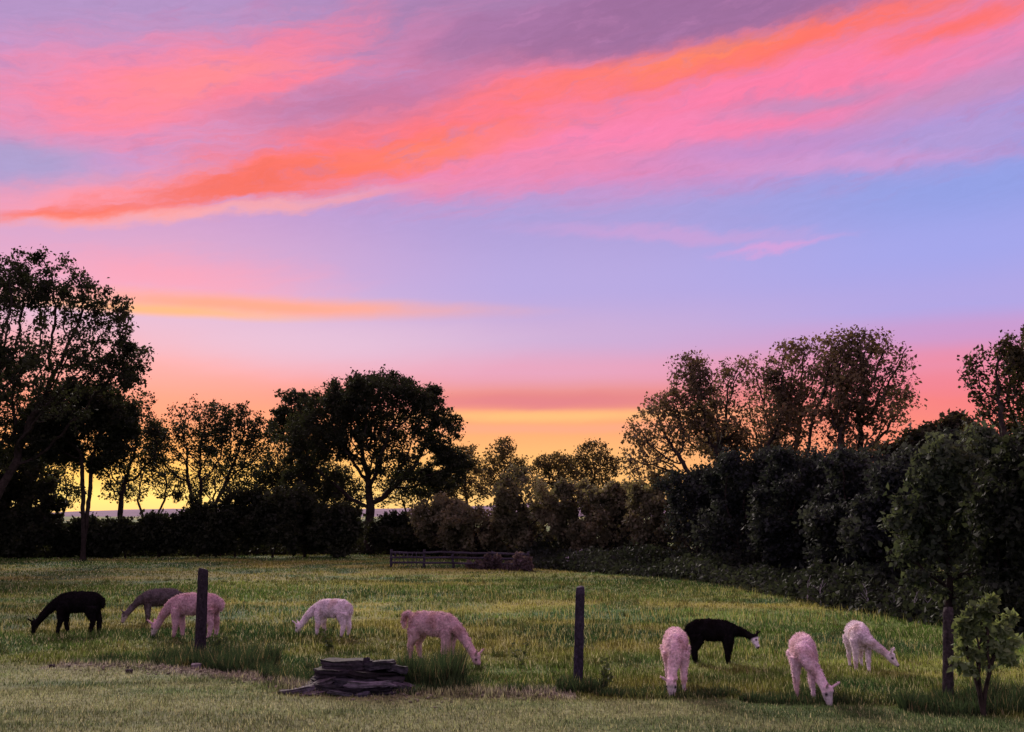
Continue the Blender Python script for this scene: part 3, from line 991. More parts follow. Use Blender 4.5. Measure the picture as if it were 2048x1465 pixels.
tall = [(430, 560, 1340, 1358, 2200, .24), (520, 640, 1352, 1372, 2000, .20), (820, 960, 1362, 1386, 2600, .22), (610, 700, 1338, 1350, 1500, .26), (690, 800, 1336, 1348, 1200, .22), (540, 640, 1350, 1364, 1300, .22), (560, 650, 1362, 1376, 700, .16), (770, 850, 1380, 1394, 700, .14), (620, 760, 1386, 1396, 700, .09), (200, 330, 1318, 1332, 1700, .16), (300, 420, 1316, 1340, 3200, .26), (380, 555, 1320, 1350, 5200, .34), (800, 925, 1350, 1380, 6400, .44), (770, 840, 1350, 1382, 1500, .28),
        (1115, 1205, 1372, 1386, 2200, .22), (1000, 1140, 1374, 1388, 1300, .12), (1190, 1480, 1380, 1396, 3800, .12), (1480, 1820, 1390, 1408, 4600, .13), (1800, 2100, 1398, 1428, 6500, .24), (1920, 2060, 1396, 1424, 3000, .30), (1940, 1995, 1400, 1410, 1500, .36), (1865, 1925, 1396, 1412, 1200, .30)]
P_, H_, C_ = [], [], []
for x0, x1, y0, y1, n, hh in tall:
    q = patch(x0, x1, y0, y1, n)
    P_.append(q)
    H_.append(np.full(n, hh) * (.35 + .6 * rng.random(n)) * (.35 + 1.1 * fbm(q, .35, 61, 2)))
    g1 = np.array([.022, .042, .018]); g2 = np.array([.062, .105, .036])
    cl = lerp(np.tile(g1, (n, 1)), np.tile(g2, (n, 1)), rng.random(n) * 1.1)
    dry = rng.random(n) < .10
    cl[dry] = np.array([.26, .23, .10]) * (.5 + .7 * rng.random((dry.sum(), 1)))
    C_.append(cl)
P_, H_, C_ = np.concatenate(P_), np.concatenate(H_), np.concatenate(C_)
o = obj('long_grass', blades(np.column_stack([P_, height(P_) - .01]), H_, np.full(len(P_), .011), rng, C_, 'long_grass', .4))
tag(o, 'dark green uncut long grass around the posts and stone pile', 'grass', kind='stuff')

# raked-up clods and dry cuttings along the bare strip
n = 2400
t = rng.random(n)
cx = np.interp(t, np.linspace(0, 1, len(DIRT_LINE)), DIRT_LINE[:, 0])
cy = np.interp(cx, DIRT_LINE[:, 0], DIRT_LINE[:, 1]) + rng.normal(size=n) * .26
octv = np.array([[1, 0, 0], [-1, 0, 0], [0, 1, 0], [0, -1, 0], [0, 0, 1], [0, 0, -1]], float)
octf = np.array([[0, 2, 4], [2, 1, 4], [1, 3, 4], [3, 0, 4], [2, 0, 5], [1, 2, 5], [3, 1, 5], [0, 3, 5]])
sz = .007 + .026 * rng.random(n) ** 4
q = np.column_stack([cx, cy])
ctr = np.column_stack([q, height(q) + sz * .3])
v = ctr[:, None, :] + octv[None] * (sz[:, None, None] * (1 + .4 * rng.normal(size=(n, 6, 1)))) * np.array([1.3, 1.0, .7])
f = (np.arange(n)[:, None, None] * 6 + octf[None]).reshape(-1, 3)
cc = np.repeat(C_DIRT[None] * (.4 + .9 * rng.random((n, 1))), 6, 0)
o = obj('dirt_clods', mesh_from('dirt_clods', v.reshape(-1, 3), f, M_GROUND, cc))
tag(o, 'crumbly pale clods along the bare strip beside the lawn', 'dirt', kind='stuff')


# ------------------------------------------------------------------ alpacas
def tube(bm, pts, rl, rv, side=None, seg=14):
    """closed tube through pts; rl = half width sideways, rv = half height"""
    pts = [Vector(p) for p in pts]
    rings = []
    n_ = len(pts)
    for i, p in enumerate(pts):
        tg = (pts[min(i + 1, n_ - 1)] - pts[max(i - 1, 0)]).normalized()
        sd = Vector(side) if side is not None else Vector((0, 1, 0))
        if abs(sd.dot(tg)) > .95:
            sd = Vector((1, 0, 0))
        sd = (sd - tg * sd.dot(tg)).normalized()
        upv = tg.cross(sd)
        rings.append([bm.verts.new(p + sd * (math.cos(a) * rl[i]) + upv * (math.sin(a) * rv[i])) for a in [2 * math.pi * k / seg for k in range(seg)]])
    for a, b in zip(rings[:-1], rings[1:]):
        for k in range(seg):
            bm.faces.new((a[k], a[(k + 1) % seg], b[(k + 1) % seg], b[k]))
    bm.faces.new(rings[0][::-1])
    bm.faces.new(rings[-1])


def bez(p0, p1, p2, p3, k):
    out = []
    for i in range(k + 1):
        t = i / k
        out.append(p0 * (1 - t) ** 3 + p1 * 3 * t * (1 - t) ** 2 + p2 * 3 * t * t * (1 - t) + p3 * t ** 3)
    return out


def make_alpaca(label, px, py, yaw, scale, color, head, muzzle, face=None, leg=1.0, legs=(0, 0, 0, 0), tail='down', length=1.0, rng_seed=1, group='alpacas grazing in the pasture', fat=1.0, ear_col=None):
    """px, py: photo position of the ground under the middle of the body; yaw: heading, 0 = facing picture right (+X), 90 = away.
    head: poll in local metres, muzzle: direction of the face; legs: fore-aft swing of front L/R, hind L/R"""
    rng = np.random.default_rng(rng_seed)
    bm = bmesh.new()
    Lx = length
    top = [(-.52, .72, .05, .07), (-.47, .71, .14, .15), (-.36, .705, .19, .205), (-.18, .70, .205, .225), (0, .695, .21, .228), (.17, .69, .20, .225), (.30, .685, .175, .205), (.40, .675, .13, .16), (.46, .67, .06, .08)]
    tube(bm, [(x * Lx, 0, z) for x, z, a, b in top], [a * fat for *_, a, b in top], [b * (.5 + fat * .5) for *_, b in top], seg=18)
    # rump and shoulder mass
    tube(bm, [(-.44 * Lx, 0, .66), (-.36 * Lx, 0, .60), (-.36 * Lx, 0, .50)], [.12, .19 * fat, .15], [.12, .15, .12])
    tube(bm, [(.30 * Lx, 0, .72), (.31 * Lx, 0, .58), (.31 * Lx, 0, .50)], [.12, .175 * fat, .13], [.12, .14, .10])
    # legs, from body to foot
    for i, (sx, sy) in enumerate(((.30, 1), (.30, -1), (-.37, 1), (-.37, -1))):
        sw = legs[i]
        y = sy * .115
        if sx > 0:
            p = [(sx * Lx, y, .62), (sx * Lx + .01, y, .46), (sx * Lx + .3 * sw, y, .30), (sx * Lx + .75 * sw, y, .14), (sx * Lx + sw, y, .045), (sx * Lx + sw + .025, y, .0)]
            r = [.11, .092 * leg, .066 * leg, .050 * leg, .038, .044]
        else:
            p = [(sx * Lx, y, .62), (sx * Lx + .02, y, .46), (sx * Lx - .055 + .4 * sw, y, .29), (sx * Lx - .035 + .75 * sw, y, .14), (sx * Lx - .02 + sw, y, .045), (sx * Lx + sw + .01, y, .0)]
            r = [.14, .112 * leg, .064 * leg, .050 * leg, .038, .044]
        tube(bm, p, [q * .85 for q in r], r, seg=12)
    # neck
    H = Vector(head)
    m = Vector(muzzle).normalized()
    s0 = Vector((.30 * Lx, 0, .70))
    c1 = s0 + Vector((.26, 0, -.02 if H.z < .6 else .1))
    c2 = H - m * .12 + (s0 - H).normalized() * .22
    npts = bez(s0, c1, c2, H, 8)
    nr = [.155, .145, .125, .108, .095, .086, .080, .078, .074]
    tube(bm, npts, [r * .92 for r in nr], nr, seg=12)
    # head: skull, muzzle, topknot
    sidev = Vector((0, 0, 1)).cross(m)
    neck_dir = (npts[-1] - npts[-3]).normalized()
    fwd_h = Vector((H.x - s0.x, H.y - s0.y, 0)).normalized()
    sidev = Vector((0, 0, 1)).cross(fwd_h).normalized()
    upv = m.cross(sidev).normalized()
    if upv.dot(fwd_h + Vector((0, 0, .6))) < 0:
        upv = -upv
    h0 = H - m * .05
    tube(bm, [h0 - m * .03, h0, h0 + m * .07, h0 + m * .14, h0 + m * .20, h0 + m * .245, h0 + m * .26], [.03, .074, .076, .060, .046, .040, .02], [.03, .078, .080, .064, .048, .040, .02], side=sidev, seg=12)
    k0 = h0 + upv * .055
    tube(bm, [k0 - m * .05, k0, k0 + m * .05 + upv * .01, k0 + m * .085], [.03, .06, .055, .02], [.025, .05, .045, .02], side=sidev, seg=10)
    # ears
    for sgn in (1, -1):
        e0 = h0 + upv * .05 + sidev * (.05 * sgn) - m * .005
        ed = (upv * .85 - m * .45 + sidev * (.55 * sgn)).normalized()
        tube(bm, [e0, e0 + ed * .05, e0 + ed * .10, e0 + ed * .145, e0 + ed * .165], [.022, .030, .030, .017, .009], [.017, .018, .016, .012, .009], side=sidev, seg=8)
    # tail
    if tail == 'down':
        tube(bm, [(-.47 * Lx, 0, .80), (-.54 * Lx, 0, .76), (-.565 * Lx, 0, .66), (-.55 * Lx, 0, .56)], [.05, .06, .055, .025], [.05, .05, .045, .025], seg=10)
    else:
        tube(bm, [(-.46 * Lx, 0, .80), (-.56 * Lx, 0, .87), (-.645 * Lx, 0, .83), (-.665 * Lx, 0, .70), (-.64 * Lx, 0, .60)], [.055, .065, .07, .06, .03], [.05, .055, .06, .055, .03], seg=10)
    bm.normal_update()
    me = bpy.data.meshes.new('alpaca_draft')
    bm.to_mesh(me)
    bm.free()
    tmp = bpy.data.objects.new('alpaca_draft', me)
    col.objects.link(tmp)
    rm = tmp.modifiers.new('r', 'REMESH')
    rm.mode = 'VOXEL'
    rm.voxel_size = .0155
    sm = tmp.modifiers.new('s', 'SMOOTH')
    sm.factor = .5
    sm.iterations = 4
    dg = bpy.context.evaluated_depsgraph_get()
    ev = bpy.data.meshes.new_from_object(tmp.evaluated_get(dg))
    bpy.data.objects.remove(tmp)
    nv = len(ev.vertices)
    co = np.empty(nv * 3, np.float32); ev.vertices.foreach_get('co', co); co = co.reshape(-1, 3)
    no = np.empty(nv * 3, np.float32); ev.vertices.foreach_get('normal', no); no = no.reshape(-1, 3)
    hp = np.array(h0)
    dm = (co - hp) @ np.array(m)
    dh = np.linalg.norm(co - hp, axis=1)
    wool = np.clip((dh - .10) / .12, 0, 1) * np.clip((co[:, 2] - .05) / .15, 0, 1)
    off_ = Vector((rng_seed * 3.1, 0, rng_seed * 1.7))
    disp = np.array([mnoise.noise(Vector((c_[0] * 9, c_[1] * 9, c_[2] * 5)) + off_) * 1.0 + mnoise.noise(Vector(c_) * 24 + off_) * .6 for c_ in co])
    dirt = np.array([mnoise.noise(Vector(c_) * 4.5 + off_ * 2) for c_ in co])
    co2 = co + no * (disp * .016 * (.25 + .75 * wool))[:, None]
    co2[:, 2] = np.maximum(co2[:, 2], -.01)
    ev.vertices.foreach_set('co', co2.ravel().astype(np.float32))
    base = np.tile(np.array(color, float), (nv, 1)) * (1 + .22 * disp[:, None])
    soil = np.clip(dirt * 1.6 - .1 + np.clip(.35 - co[:, 2], 0, .35) * 1.2, 0, .55)[:, None]
    base = base * (1 - soil) + base * np.array([.62, .50, .40]) * soil
    foot = np.clip((.05 - co[:, 2]) / .04, 0, 1)[:, None]
    base = base * (1 - foot) + np.array([.03, .025, .025]) * foot
    if face is not None:
        fk = np.clip((dm - .035) / .03, 0, 1) * (dh < .34)
        base = base * (1 - fk[:, None]) + np.array(face) * fk[:, None]
    er_ = np.zeros(nv)
    for sgn in (1, -1):
        ec = np.array(h0 + m * .075 + upv * .035 + sidev * (.066 * sgn))
        er_ = np.maximum(er_, np.clip((.034 - np.linalg.norm(co - ec, axis=1)) / .012, 0, 1))
    base = base * (1 - .75 * er_[:, None])
    # dark nose and mouth
    nk = (np.clip((dm - .228) / .02, 0, 1) * (dh < .34))[:, None]
    base = base * (1 - nk) + np.array([.02, .016, .016]) * nk
    base = np.clip(base, .003, .9)
    set_color(ev, base)
    ev.polygons.foreach_set('use_smooth', np.ones(len(ev.polygons), bool))
    ev.materials.clear()
    ev.materials.append(M_FLEECE)
    gp_ = ground_at(px, py)
    gz = min(hz(gp_[0] + dx * .35, gp_[1] + dy * .35) for dx, dy in ((1, 0), (-1, 0), (0, 1), (0, -1), (0, 0)))
    root = thing('alpaca', label, 'alpaca', (gp_[0], gp_[1], gz), group, math.radians(yaw))
    root.scale = (scale,) * 3
    body = obj('body', ev, root)
    # eyes
    for sgn in (1, -1):
        e = bmesh.new()
        bmesh.ops.create_icosphere(e, subdivisions=2, radius=.0135)
        em = bpy.data.meshes.new('eye')
        e.to_mesh(em); e.free()
        set_color(em, np.tile([.006, .005, .005], (len(em.vertices), 1)))
        em.materials.append(M_EYE)
        eo = obj('eye', em, root)
        eo.location = h0 + m * .075 + upv * .035 + sidev * (.066 * sgn)
    # fibres of the fleece
    nf = 11000
    tri = np.empty(len(ev.loop_triangles) if len(ev.loop_triangles) else 0)
    pick = rng.integers(0, nv, nf)
    pick = pick[rng.random(nf) < (.12 + .88 * wool[pick])]
    nf = len(pick)
    p = co2[pick] + rng.normal(size=(nf, 3)) * .004
    dirn = no[pick] * .8 + rng.normal(size=(nf, 3)) * .35 + np.array([-.15, 0, -.45])
    dirn /= np.linalg.norm(dirn, axis=1)[:, None]
    sd = np.cross(dirn, rng.normal(size=(nf, 3)))
    sd /= np.linalg.norm(sd, axis=1)[:, None] + 1e-9
    ln = (.014 + .030 * rng.random(nf) ** 1.5)[:, None] * (.35 + .65 * wool[pick])[:, None] * np.where(co[pick][:, 2] < .45, .6, 1)[:, None]
    v = np.empty((nf, 3, 3))
    v[:, 0] = p - sd * .006
    v[:, 1] = p + sd * .006
    v[:, 2] = p + dirn * ln
    cc = np.repeat(base[pick] * (.6 + .75 * rng.random((nf, 1))), 3, 0)
    fo = obj('fleece', mesh_from('fleece', v.reshape(-1, 3), np.arange(nf * 3).reshape(-1, 3), M_FIBRE, cc), root)
    fo['kind'] = 'stuff'
    return root


BLACK = (.010, .009, .010)
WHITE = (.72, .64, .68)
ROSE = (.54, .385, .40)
make_alpaca('solid black alpaca grazing at the far left of the herd', 152, 1270, 178, 1.02, BLACK, (.92, 0, .20), (.25, 0, -1), legs=(.06, -.05, .03, -.06), rng_seed=1)
make_alpaca('dark grey alpaca half hidden behind the fawn one by the left post', 318, 1247, 205, .92, (.11, .095, .10), (.86, 0, .25), (.35, 0, -1), face=(.35, .32, .30), rng_seed=2)
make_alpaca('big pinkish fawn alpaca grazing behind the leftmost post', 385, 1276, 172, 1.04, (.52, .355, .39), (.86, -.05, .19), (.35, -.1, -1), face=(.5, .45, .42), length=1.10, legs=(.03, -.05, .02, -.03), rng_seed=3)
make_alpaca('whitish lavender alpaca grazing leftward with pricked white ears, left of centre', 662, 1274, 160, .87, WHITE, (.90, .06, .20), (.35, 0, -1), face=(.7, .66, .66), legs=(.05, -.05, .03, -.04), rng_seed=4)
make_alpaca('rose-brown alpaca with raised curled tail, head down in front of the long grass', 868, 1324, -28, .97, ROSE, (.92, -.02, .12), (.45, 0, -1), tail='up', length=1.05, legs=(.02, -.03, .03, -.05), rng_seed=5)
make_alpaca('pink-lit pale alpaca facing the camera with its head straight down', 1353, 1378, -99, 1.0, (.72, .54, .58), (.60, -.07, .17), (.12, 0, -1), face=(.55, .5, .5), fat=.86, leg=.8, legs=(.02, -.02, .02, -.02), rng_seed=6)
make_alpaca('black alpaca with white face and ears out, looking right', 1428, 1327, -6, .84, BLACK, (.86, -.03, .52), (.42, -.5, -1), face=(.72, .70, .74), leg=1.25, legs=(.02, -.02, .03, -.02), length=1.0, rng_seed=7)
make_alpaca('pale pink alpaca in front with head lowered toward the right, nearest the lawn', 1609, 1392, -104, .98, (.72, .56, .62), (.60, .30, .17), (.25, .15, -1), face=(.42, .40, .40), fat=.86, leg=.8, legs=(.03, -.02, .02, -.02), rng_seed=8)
make_alpaca('lavender white alpaca farther back at right, turning its head right', 1719, 1338, -98, .88, WHITE, (.50, .50, .30), (.2, .6, -.75), face=(.66, .62, .6), fat=.92, leg=.85, legs=(.02, -.03, .0, .03), rng_seed=9)


# ------------------------------------------------------------------ fence posts
def make_post(label, bx, by, tx, ty, wpx, seed, colr):
    rng = np.random.default_rng(seed)
    b = ground_at(bx, by)
    D = b[1]
    t = at(tx, ty, D)
    s = D / F
    r = wpx * s / 2
    z0 = hz(b[0], b[1]) - .12
    hgt_ = t[2] - z0
    seg, nr = 18, 26
    vs = []
    lean = (t[0] - b[0])
    groove = rng.normal(size=seg) * .05
    groove[rng.integers(0, seg, 3)] -= .16
    for i in range(nr):
        k = i / (nr - 1)
        for j in range(seg):
            a = 2 * math.pi * j / seg
            rr = r * (1.05 - .08 * k) * (1 + groove[j] + .035 * mnoise.noise((math.cos(a) * 2, math.sin(a) * 2, k * 7 + seed)) + .02 * rng.normal())
            if i == nr - 1:
                rr *= .86
            z = hgt_ * k - (.012 if i == nr - 2 else 0) + (.02 * math.cos(a + seed) * (i >= nr - 2))
            vs.append((lean * k + math.cos(a) * rr, math.sin(a) * rr, z))
    fs = []
    for i in range(nr - 1):
        for j in range(seg):
            fs.append((i * seg + j, i * seg + (j + 1) % seg, (i + 1) * seg + (j + 1) % seg, (i + 1) * seg + j))
    vs.append((lean, 0, hgt_ + .004))
    ci = len(vs) - 1
    vs = np.array(vs)
    tris = []
    for f_ in fs:
        tris += [(f_[0], f_[1], f_[2]), (f_[0], f_[2], f_[3])]
    for j in range(seg):
        tris.append(((nr - 1) * seg + j, (nr - 1) * seg + (j + 1) % seg, ci))
    cc = np.tile(np.array(colr), (len(vs), 1)) * (1 + .18 * rng.normal(size=(len(vs), 1))).clip(.5, 1.6)
    root = thing('fence_post', label, 'post', (b[0], D, z0), 'old wooden fence posts without rails')
    o = obj('shaft', mesh_from('post_shaft', vs, tris, M_WOOD, cc), root)
    for k in (.45, .68, .88):
        e = bmesh.new()
        bmesh.ops.create_cone(e, cap_ends=True, segments=6, radius1=.006, radius2=.006, depth=.03)
        em = bpy.data.meshes.new('staple'); e.to_mesh(em); e.free()
        set_color(em, np.tile([.12, .09, .08], (len(em.vertices), 1)))
        em.materials.append(M_WOOD)
        so_ = obj('staple', em, root)
        so_.location = (lean * k, -r * 1.0, hgt_ * k)
        so_.rotation_euler = (math.pi / 2, 0, 0)
    return root


make_post('leftmost dark fence post standing in front of the big fawn alpaca', 400, 1312, 407, 1138, 19, 3, (.026, .021, .028))
make_post('middle fence post standing alone in the open grass', 1156, 1374, 1161, 1175, 18, 5, (.030, .026, .040))
make_post('rightmost fence post beside the leafy sapling', 1894, 1406, 1896, 1216, 19, 8, (.040, .034, .036))


# ------------------------------------------------------------------ stone pile
def make_stone(w, dpt, h_, rng, flat=.35):
    e = bmesh.new()
    bmesh.ops.create_cube(e, size=1.0)
    bmesh.ops.subdivide_edges(e, edges=e.edges[:], cuts=4, use_grid_fill=True)
    off = Vector(rng.uniform(-50, 50, 3))
    for v_ in e.verts:
        c_ = v_.co
        rnd = Vector((c_.x, c_.y, 0))
        k = 1 - .22 * (abs(c_.x) * 2) ** 3 * (abs(c_.y) * 2) ** 3
        c_.x *= k
        c_.y *= k
        n1 = mnoise.noise_vector(c_ * 2.2 + off)
        n2 = mnoise.noise_vector(c_ * 6 + off)
        v_.co = Vector((c_.x * w * (1 + .22 * n1.x) + n2.x * .03 * w, c_.y * dpt * (1 + .22 * n1.y) + n2.y * .03 * dpt, c_.z * h_ * (1 - .25 * abs(c_.x) * 2 * rng.random()) + (n1.z * .22 + n2.z * .12) * h_))
    me = bpy.data.meshes.new('stone')
    e.to_mesh(me)
    e.free()
    return me


rng = np.random.default_rng(77)
pb = ground_at(700, 1388)
SP_D = pb[1] + .35
pile = thing('stone_pile', 'low pile of flat dark field stones between lawn and pasture', 'stone pile', (pb[0], SP_D, hz(pb[0], SP_D)))
ss = SP_D / F
stones = [  # centre px, centre py, width px, thickness px, depth m, tilt deg, forward shift m, tone
    (692, 1318, 96, 15, .55, -2, .06, .8), (757, 1321, 62, 14, .48, 5, .0, 1.0), (790, 1330, 44, 13, .4, -12, .05, 1.2), (676, 1334, 84, 15, .6, 2, -.04, .7), (745, 1338, 104, 14, .62, -3, -.06, .6),
    (655, 1347, 50, 13, .4, 16, .0, 1.1), (712, 1352, 92, 14, .66, 3, -.16, 1.0), (772, 1352, 70, 14, .5, -9, -.12, .7), (738, 1364, 100, 12, .55, 6, -.30, 1.9), (640, 1362, 78, 11, .46, 22, -.20, 1.8),
    (798, 1366, 58, 10, .42, -18, -.22, 1.6), (600, 1378, 86, 9, .44, 13, -.28, 1.9), (662, 1375, 72, 15, .5, -4, -.3, .8), (706, 1379, 54, 13, .4, 8, -.42, .6), (752, 1379, 70, 16, .5, 3, -.36, .55), (806, 1381, 62, 12, .44, -8, -.28, .8),
    (684, 1387, 52, 8, .3, -6, -.55, 1.4), (632, 1387, 46, 8, .3, 9, -.48, 1.5), (772, 1389, 42, 8, .3, -5, -.5, 1.2), (724, 1390, 30, 7, .2, 4, -.6, 1.3), (828, 1388, 26, 8, .2, -10, -.4, 1.0), (575, 1388, 30, 7, .2, 6, -.4, 1.3),
    (700, 1358, 120, 40, .6, 0, .30, .6), (720, 1382, 180, 22, .8, 0, .2, .6)]
for cx, cy, wpx, tpx, dep, tilt, fw, tone in stones:
    me = make_stone(wpx * ss, dep, tpx * ss * 1.15, rng)
    c = np.array([.030, .029, .034]) * tone ** 1.6 * rng.uniform(.7, 1.5) * np.array([rng.uniform(.92, 1.12), 1.0, rng.uniform(.9, 1.1)])
    set_color(me, np.tile(c, (len(me.vertices), 1)) * (1 + .12 * rng.normal(size=(len(me.vertices), 1))))
    me.materials.append(M_STONE)
    st = obj('stone', me, pile)
    w_ = at(cx, cy, SP_D + fw)
    st.location = (w_[0] - pile.location.x, fw, max(w_[2] - pile.location.z, tpx * ss * .35))
    st.rotation_euler = (math.radians(rng.uniform(-9, 9)), -math.radians(tilt + rng.uniform(-5, 5)), math.radians(rng.uniform(-30, 30)))
pile.scale = (1, 1, .84)
me = make_stone(.10, .09, .075, rng)
set_color(me, np.tile([.03, .025, .035], (len(me.vertices), 1)))
me.materials.append(M_STONE)
tw = at(733, 1304, SP_D - .1)
pebble = obj('stone', me, None, (tw[0], SP_D - .1, pile.location.z + (tw[2] - pile.location.z) * .84 - .035))
tag(pebble, 'fist-sized dark stone lying on top of the flat stone pile', 'stone')
# loose stones beside the bare strip
for px, py, w_, lab in ((392, 1346, .16, 'rounded stone poking out below the leftmost post'), (104, 1336, .10, 'small dark clod of earth at the left start of the bare strip'),
                        (258, 1348, .11, 'small brown stone on the bare strip, between black alpaca and leftmost post')):
    p = ground_at(px, py)
    me = make_stone(w_, w_ * .8, w_ * .6, rng)
    set_color(me, np.tile([.15, .13, .14] if px > 300 else [.05, .04, .04], (len(me.vertices), 1)))
    me.materials.append(M_STONE)
    tag(obj('stone', me, None, (p[0], p[1], hz(p[0], p[1]) + w_ * .2)), lab, 'stone', 'loose stones by the bare strip')


# ------------------------------------------------------------------ low rail fence at the far side
def beam(p, q, w, h_, colr, rng):
    p, q = Vector(p), Vector(q)
    dv = (q - p)
    n_ = 5
    sd = dv.cross(Vector((0, 0, 1)))
    if sd.length < 1e-4:
        sd = Vector((1, 0, 0))
    sd.normalize()
    up_ = sd.cross(dv).normalized()
    vs, fs = [], []
    for i in range(n_):
        c_ = p + dv * (i / (n_ - 1)) + Vector(rng.normal(size=3)) * w * .12
        for a, b in ((-1, -1), (1, -1), (1, 1), (-1, 1)):
            vs.append(c_ + sd * (a * w / 2) + up_ * (b * h_ / 2))
    for i in range(n_ - 1):
        for j in range(4):
            fs.append((i * 4 + j, i * 4 + (j + 1) % 4, i * 4 + 4 + (j + 1) % 4, i * 4 + 4 + j))
    fs += [(3, 2, 1, 0), tuple(4 * n_ - 4 + k for k in range(4))]
    cc = np.tile(colr, (len(vs), 1)) * (1 + .15 * rng.normal(size=(len(vs), 1)))
    return mesh_from('beam', [tuple(v_) for v_ in vs], fs, M_WOOD, cc)


rng = np.random.default_rng(4)
FENCE_PX = [(782, 1136), (848, 1137), (906, 1137), (985, 1139), (1056, 1142)]
fp = [ground_at(*p) for p in FENCE_PX]
fr = thing('rail_fence', 'low weathered rail fence at the far edge of the pasture, below the round tree', 'fence', (fp[0][0], fp[0][1], 0))
o0 = np.array([fp[0][0], fp[0][1], 0])
WOODC = np.array([.055, .05, .068])
for i, p in enumerate(fp):
    q = p - o0
    q[2] = hz(p[0], p[1])
    obj('post', beam(q - np.array([0, 0, .1]), q + np.array([0, 0, .92 - .06 * (i == 2)]), .12, .12, WOODC * .8, rng), fr)
for i in range(4):
    a, b = fp[i] - o0, fp[i + 1] - o0
    for zz in (.78, .52, .26):
        obj('rail', beam((a[0], a[1] - .07, zz), (b[0], b[1] - .07, zz + rng.uniform(-.03, .03)), .05, .10, WOODC, rng), fr)
for k in range(6):
    t_ = .12 + .13 * k
    a, b = fp[0] - o0, fp[1] - o0
    c = a + (b - a) * t_
    obj('picket', beam((c[0], c[1] - .13, .08), (c[0] + .02, c[1] - .13, .80), .06, .025, WOODC * 1.2, rng), fr)
# weeds grown into the right part of the fence
pos = []
for k in range(9000):
    px = rng.uniform(935, 1062)
    p = ground_at(px, 1139 + (px - 985) * .04)
    pos.append((p[0] + rng.normal() * .05, p[1] + rng.uniform(-.35, .9), rng.random() ** .8 * (.45 + .28 * math.sin(px * .11) + .2 * math.sin(px * .31 + 1)) * min(1, (px - 925) / 30)))
o = obj('fence_weeds', leaves_mesh(np.array(pos), .13, rng, (.055, .045, .050), (.13, .105, .115), name='fence_weeds'))
tag(o, 'purplish weeds grown through the right half of the rail fence', 'weeds', kind='stuff')

# pale things glimpsed at the foot of the middle trees
for px, py, D, w_, hh, lab in ((1136, 1112, 50, .22, .42, 'small pale upright stone between trunks at the wood edge'),
                               (1168, 1118, 51, .75, .6, 'broad greyish boulder beside the pale upright stone')):
    gx = at(px, py, D)[0]
    me = make_stone(w_, w_ * .7, hh * 1.5, rng)
    set_color(me, np.tile([.55, .52, .56] if w_ < .3 else [.16, .15, .18], (len(me.vertices), 1)))
    me.materials.append(M_STONE)
    tag(obj('boulder', me, None, (gx, D, hh * .62)), lab, 'stone')

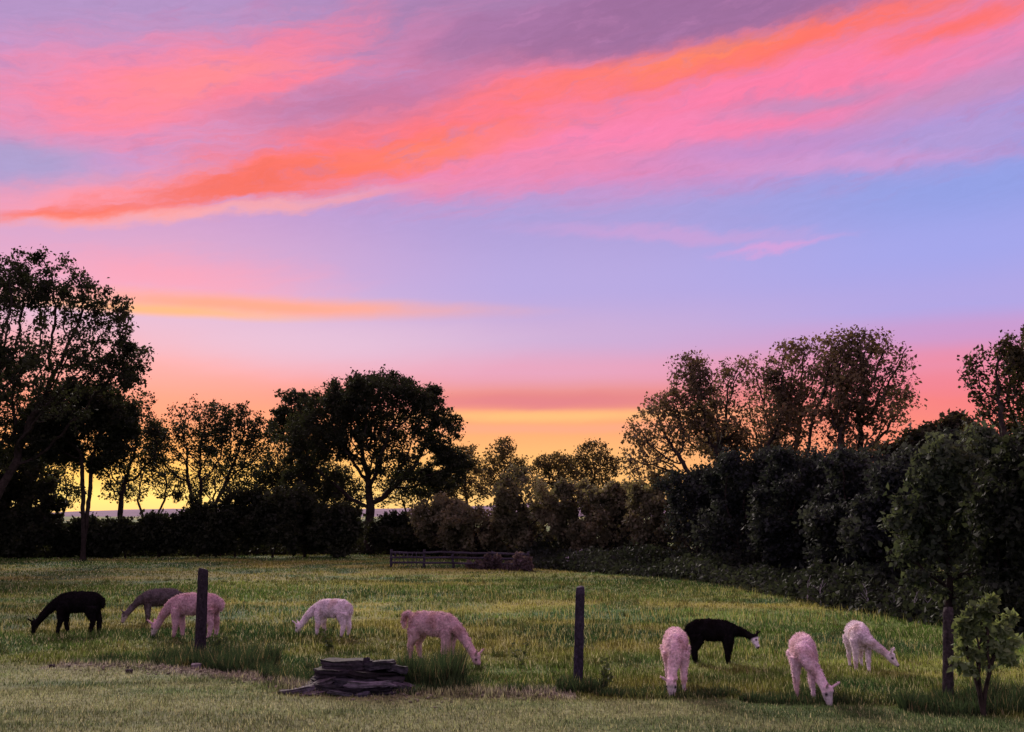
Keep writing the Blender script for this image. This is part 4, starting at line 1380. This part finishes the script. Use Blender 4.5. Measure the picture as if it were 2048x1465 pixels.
# ------------------------------------------------------------------ sapling and small plants
make_tree('sapling', 'leafy young sapling growing right beside the rightmost post', 'sapling', 1966, 14.0,
          [(1966, 1222, 15, 12), (1936, 1256, 12, 12), (1968, 1262, 17, 12), (2004, 1258, 13, 11), (1926, 1296, 11, 9), (1958, 1300, 16, 9), (1998, 1298, 15, 9), (2020, 1240, 7, 9), (1940, 1226, 8, 8),
           (1980, 1334, 12, 6), (1944, 1340, 10, 6), (1912, 1324, 8, 5), (2020, 1320, 9, 6), (1988, 1204, 5, 7), (1924, 1272, 6, 6), (2030, 1282, 6, 6)],
          None, n_attr=560, step=.048, leaves=3300, leaf=.085, spread=.05, r_base=.05, multi=5, vee=.16, fork=.0, c1=(.05, .085, .035), c2=(.17, .24, .11), bark=(.03, .024, .02), twig=.003, clump=.5, depth=.9, fuzz=.45)
for px, py, D, hpx, lab in ((440, 1318, None, 50, 'leafy weed just right of the leftmost post'), (655, 1306, None, 26, 'small dark weed above the left end of the stone pile'),
                            (1210, 1378, None, 40, 'thin branching weed right of the middle post'), (1040, 1340, None, 22, 'small weed in the pasture left of the middle post')):
    Dg = ground_at(px, py)[1]
    top_ = py - hpx
    make_tree('weed', lab, 'weed', px, Dg, [(px, top_ + hpx * .25, hpx * .22, hpx * .25), (px - hpx * .15, top_ + hpx * .55, hpx * .2, hpx * .2), (px + hpx * .18, top_ + hpx * .5, hpx * .18, hpx * .22)],
              'broad-leaved weeds in the pasture', n_attr=50, step=.04, leaves=260 if hpx > 25 else 120, leaf=.05, spread=.04, r_base=.008, multi=2, c1=(.02, .035, .015), c2=(.06, .09, .035), twig=.002, bark=(.05, .06, .03))
# bare pale stems at the edge of the wood
for i, (x0, y0, x1, y1) in enumerate([(1742, 1226, 1732, 1178), (1846, 1240, 1868, 1172), (1640, 1212, 1642, 1166), (1615, 1205, 1616, 1160), (1790, 1234, 1789, 1192), (1826, 1238, 1832, 1188)]):
    lab = ['bare pale leaning stem at the wood edge above the lavender white alpaca', 'longest bare pale stem slanting right, beside the rightmost post', 'upright bare stem at the wood edge, second from its left end',
           'leftmost upright bare stem at the wood edge', 'short dark upright stem between the two slanting pale stems', 'thin bare stem next to the longest slanting stem'][i]
    b = ground_at(x0, y0)
    t_ = at(x1, y1, b[1] + .1)
    rg = np.random.default_rng(i + 40)
    nod, par = [np.zeros(3)], [-1]
    dv = t_ - np.array([b[0], b[1], 0])
    for k in range(1, 9):
        nod.append(dv * k / 8 + rg.normal(size=3) * .015); par.append(k - 1)
    for k in (3, 4, 5, 6, 7):
        a = rg.uniform(0, 6.28)
        cur = k
        for m_ in range(3):
            nod.append(nod[cur] + np.array([math.cos(a) * .07, math.sin(a) * .07, .07])); par.append(cur); cur = len(nod) - 1
    lm, _ = limbs_mesh(np.array(nod), np.array(par), .006, .018, rg, np.array([.20, .19, .21] if i != 4 else [.05, .05, .06]), sides=5)
    rt = thing('bare_stem', lab, 'stem', (b[0], b[1], hz(b[0], b[1]) - .02), 'bare stems at the wood edge')
    obj('stem', lm, rt)
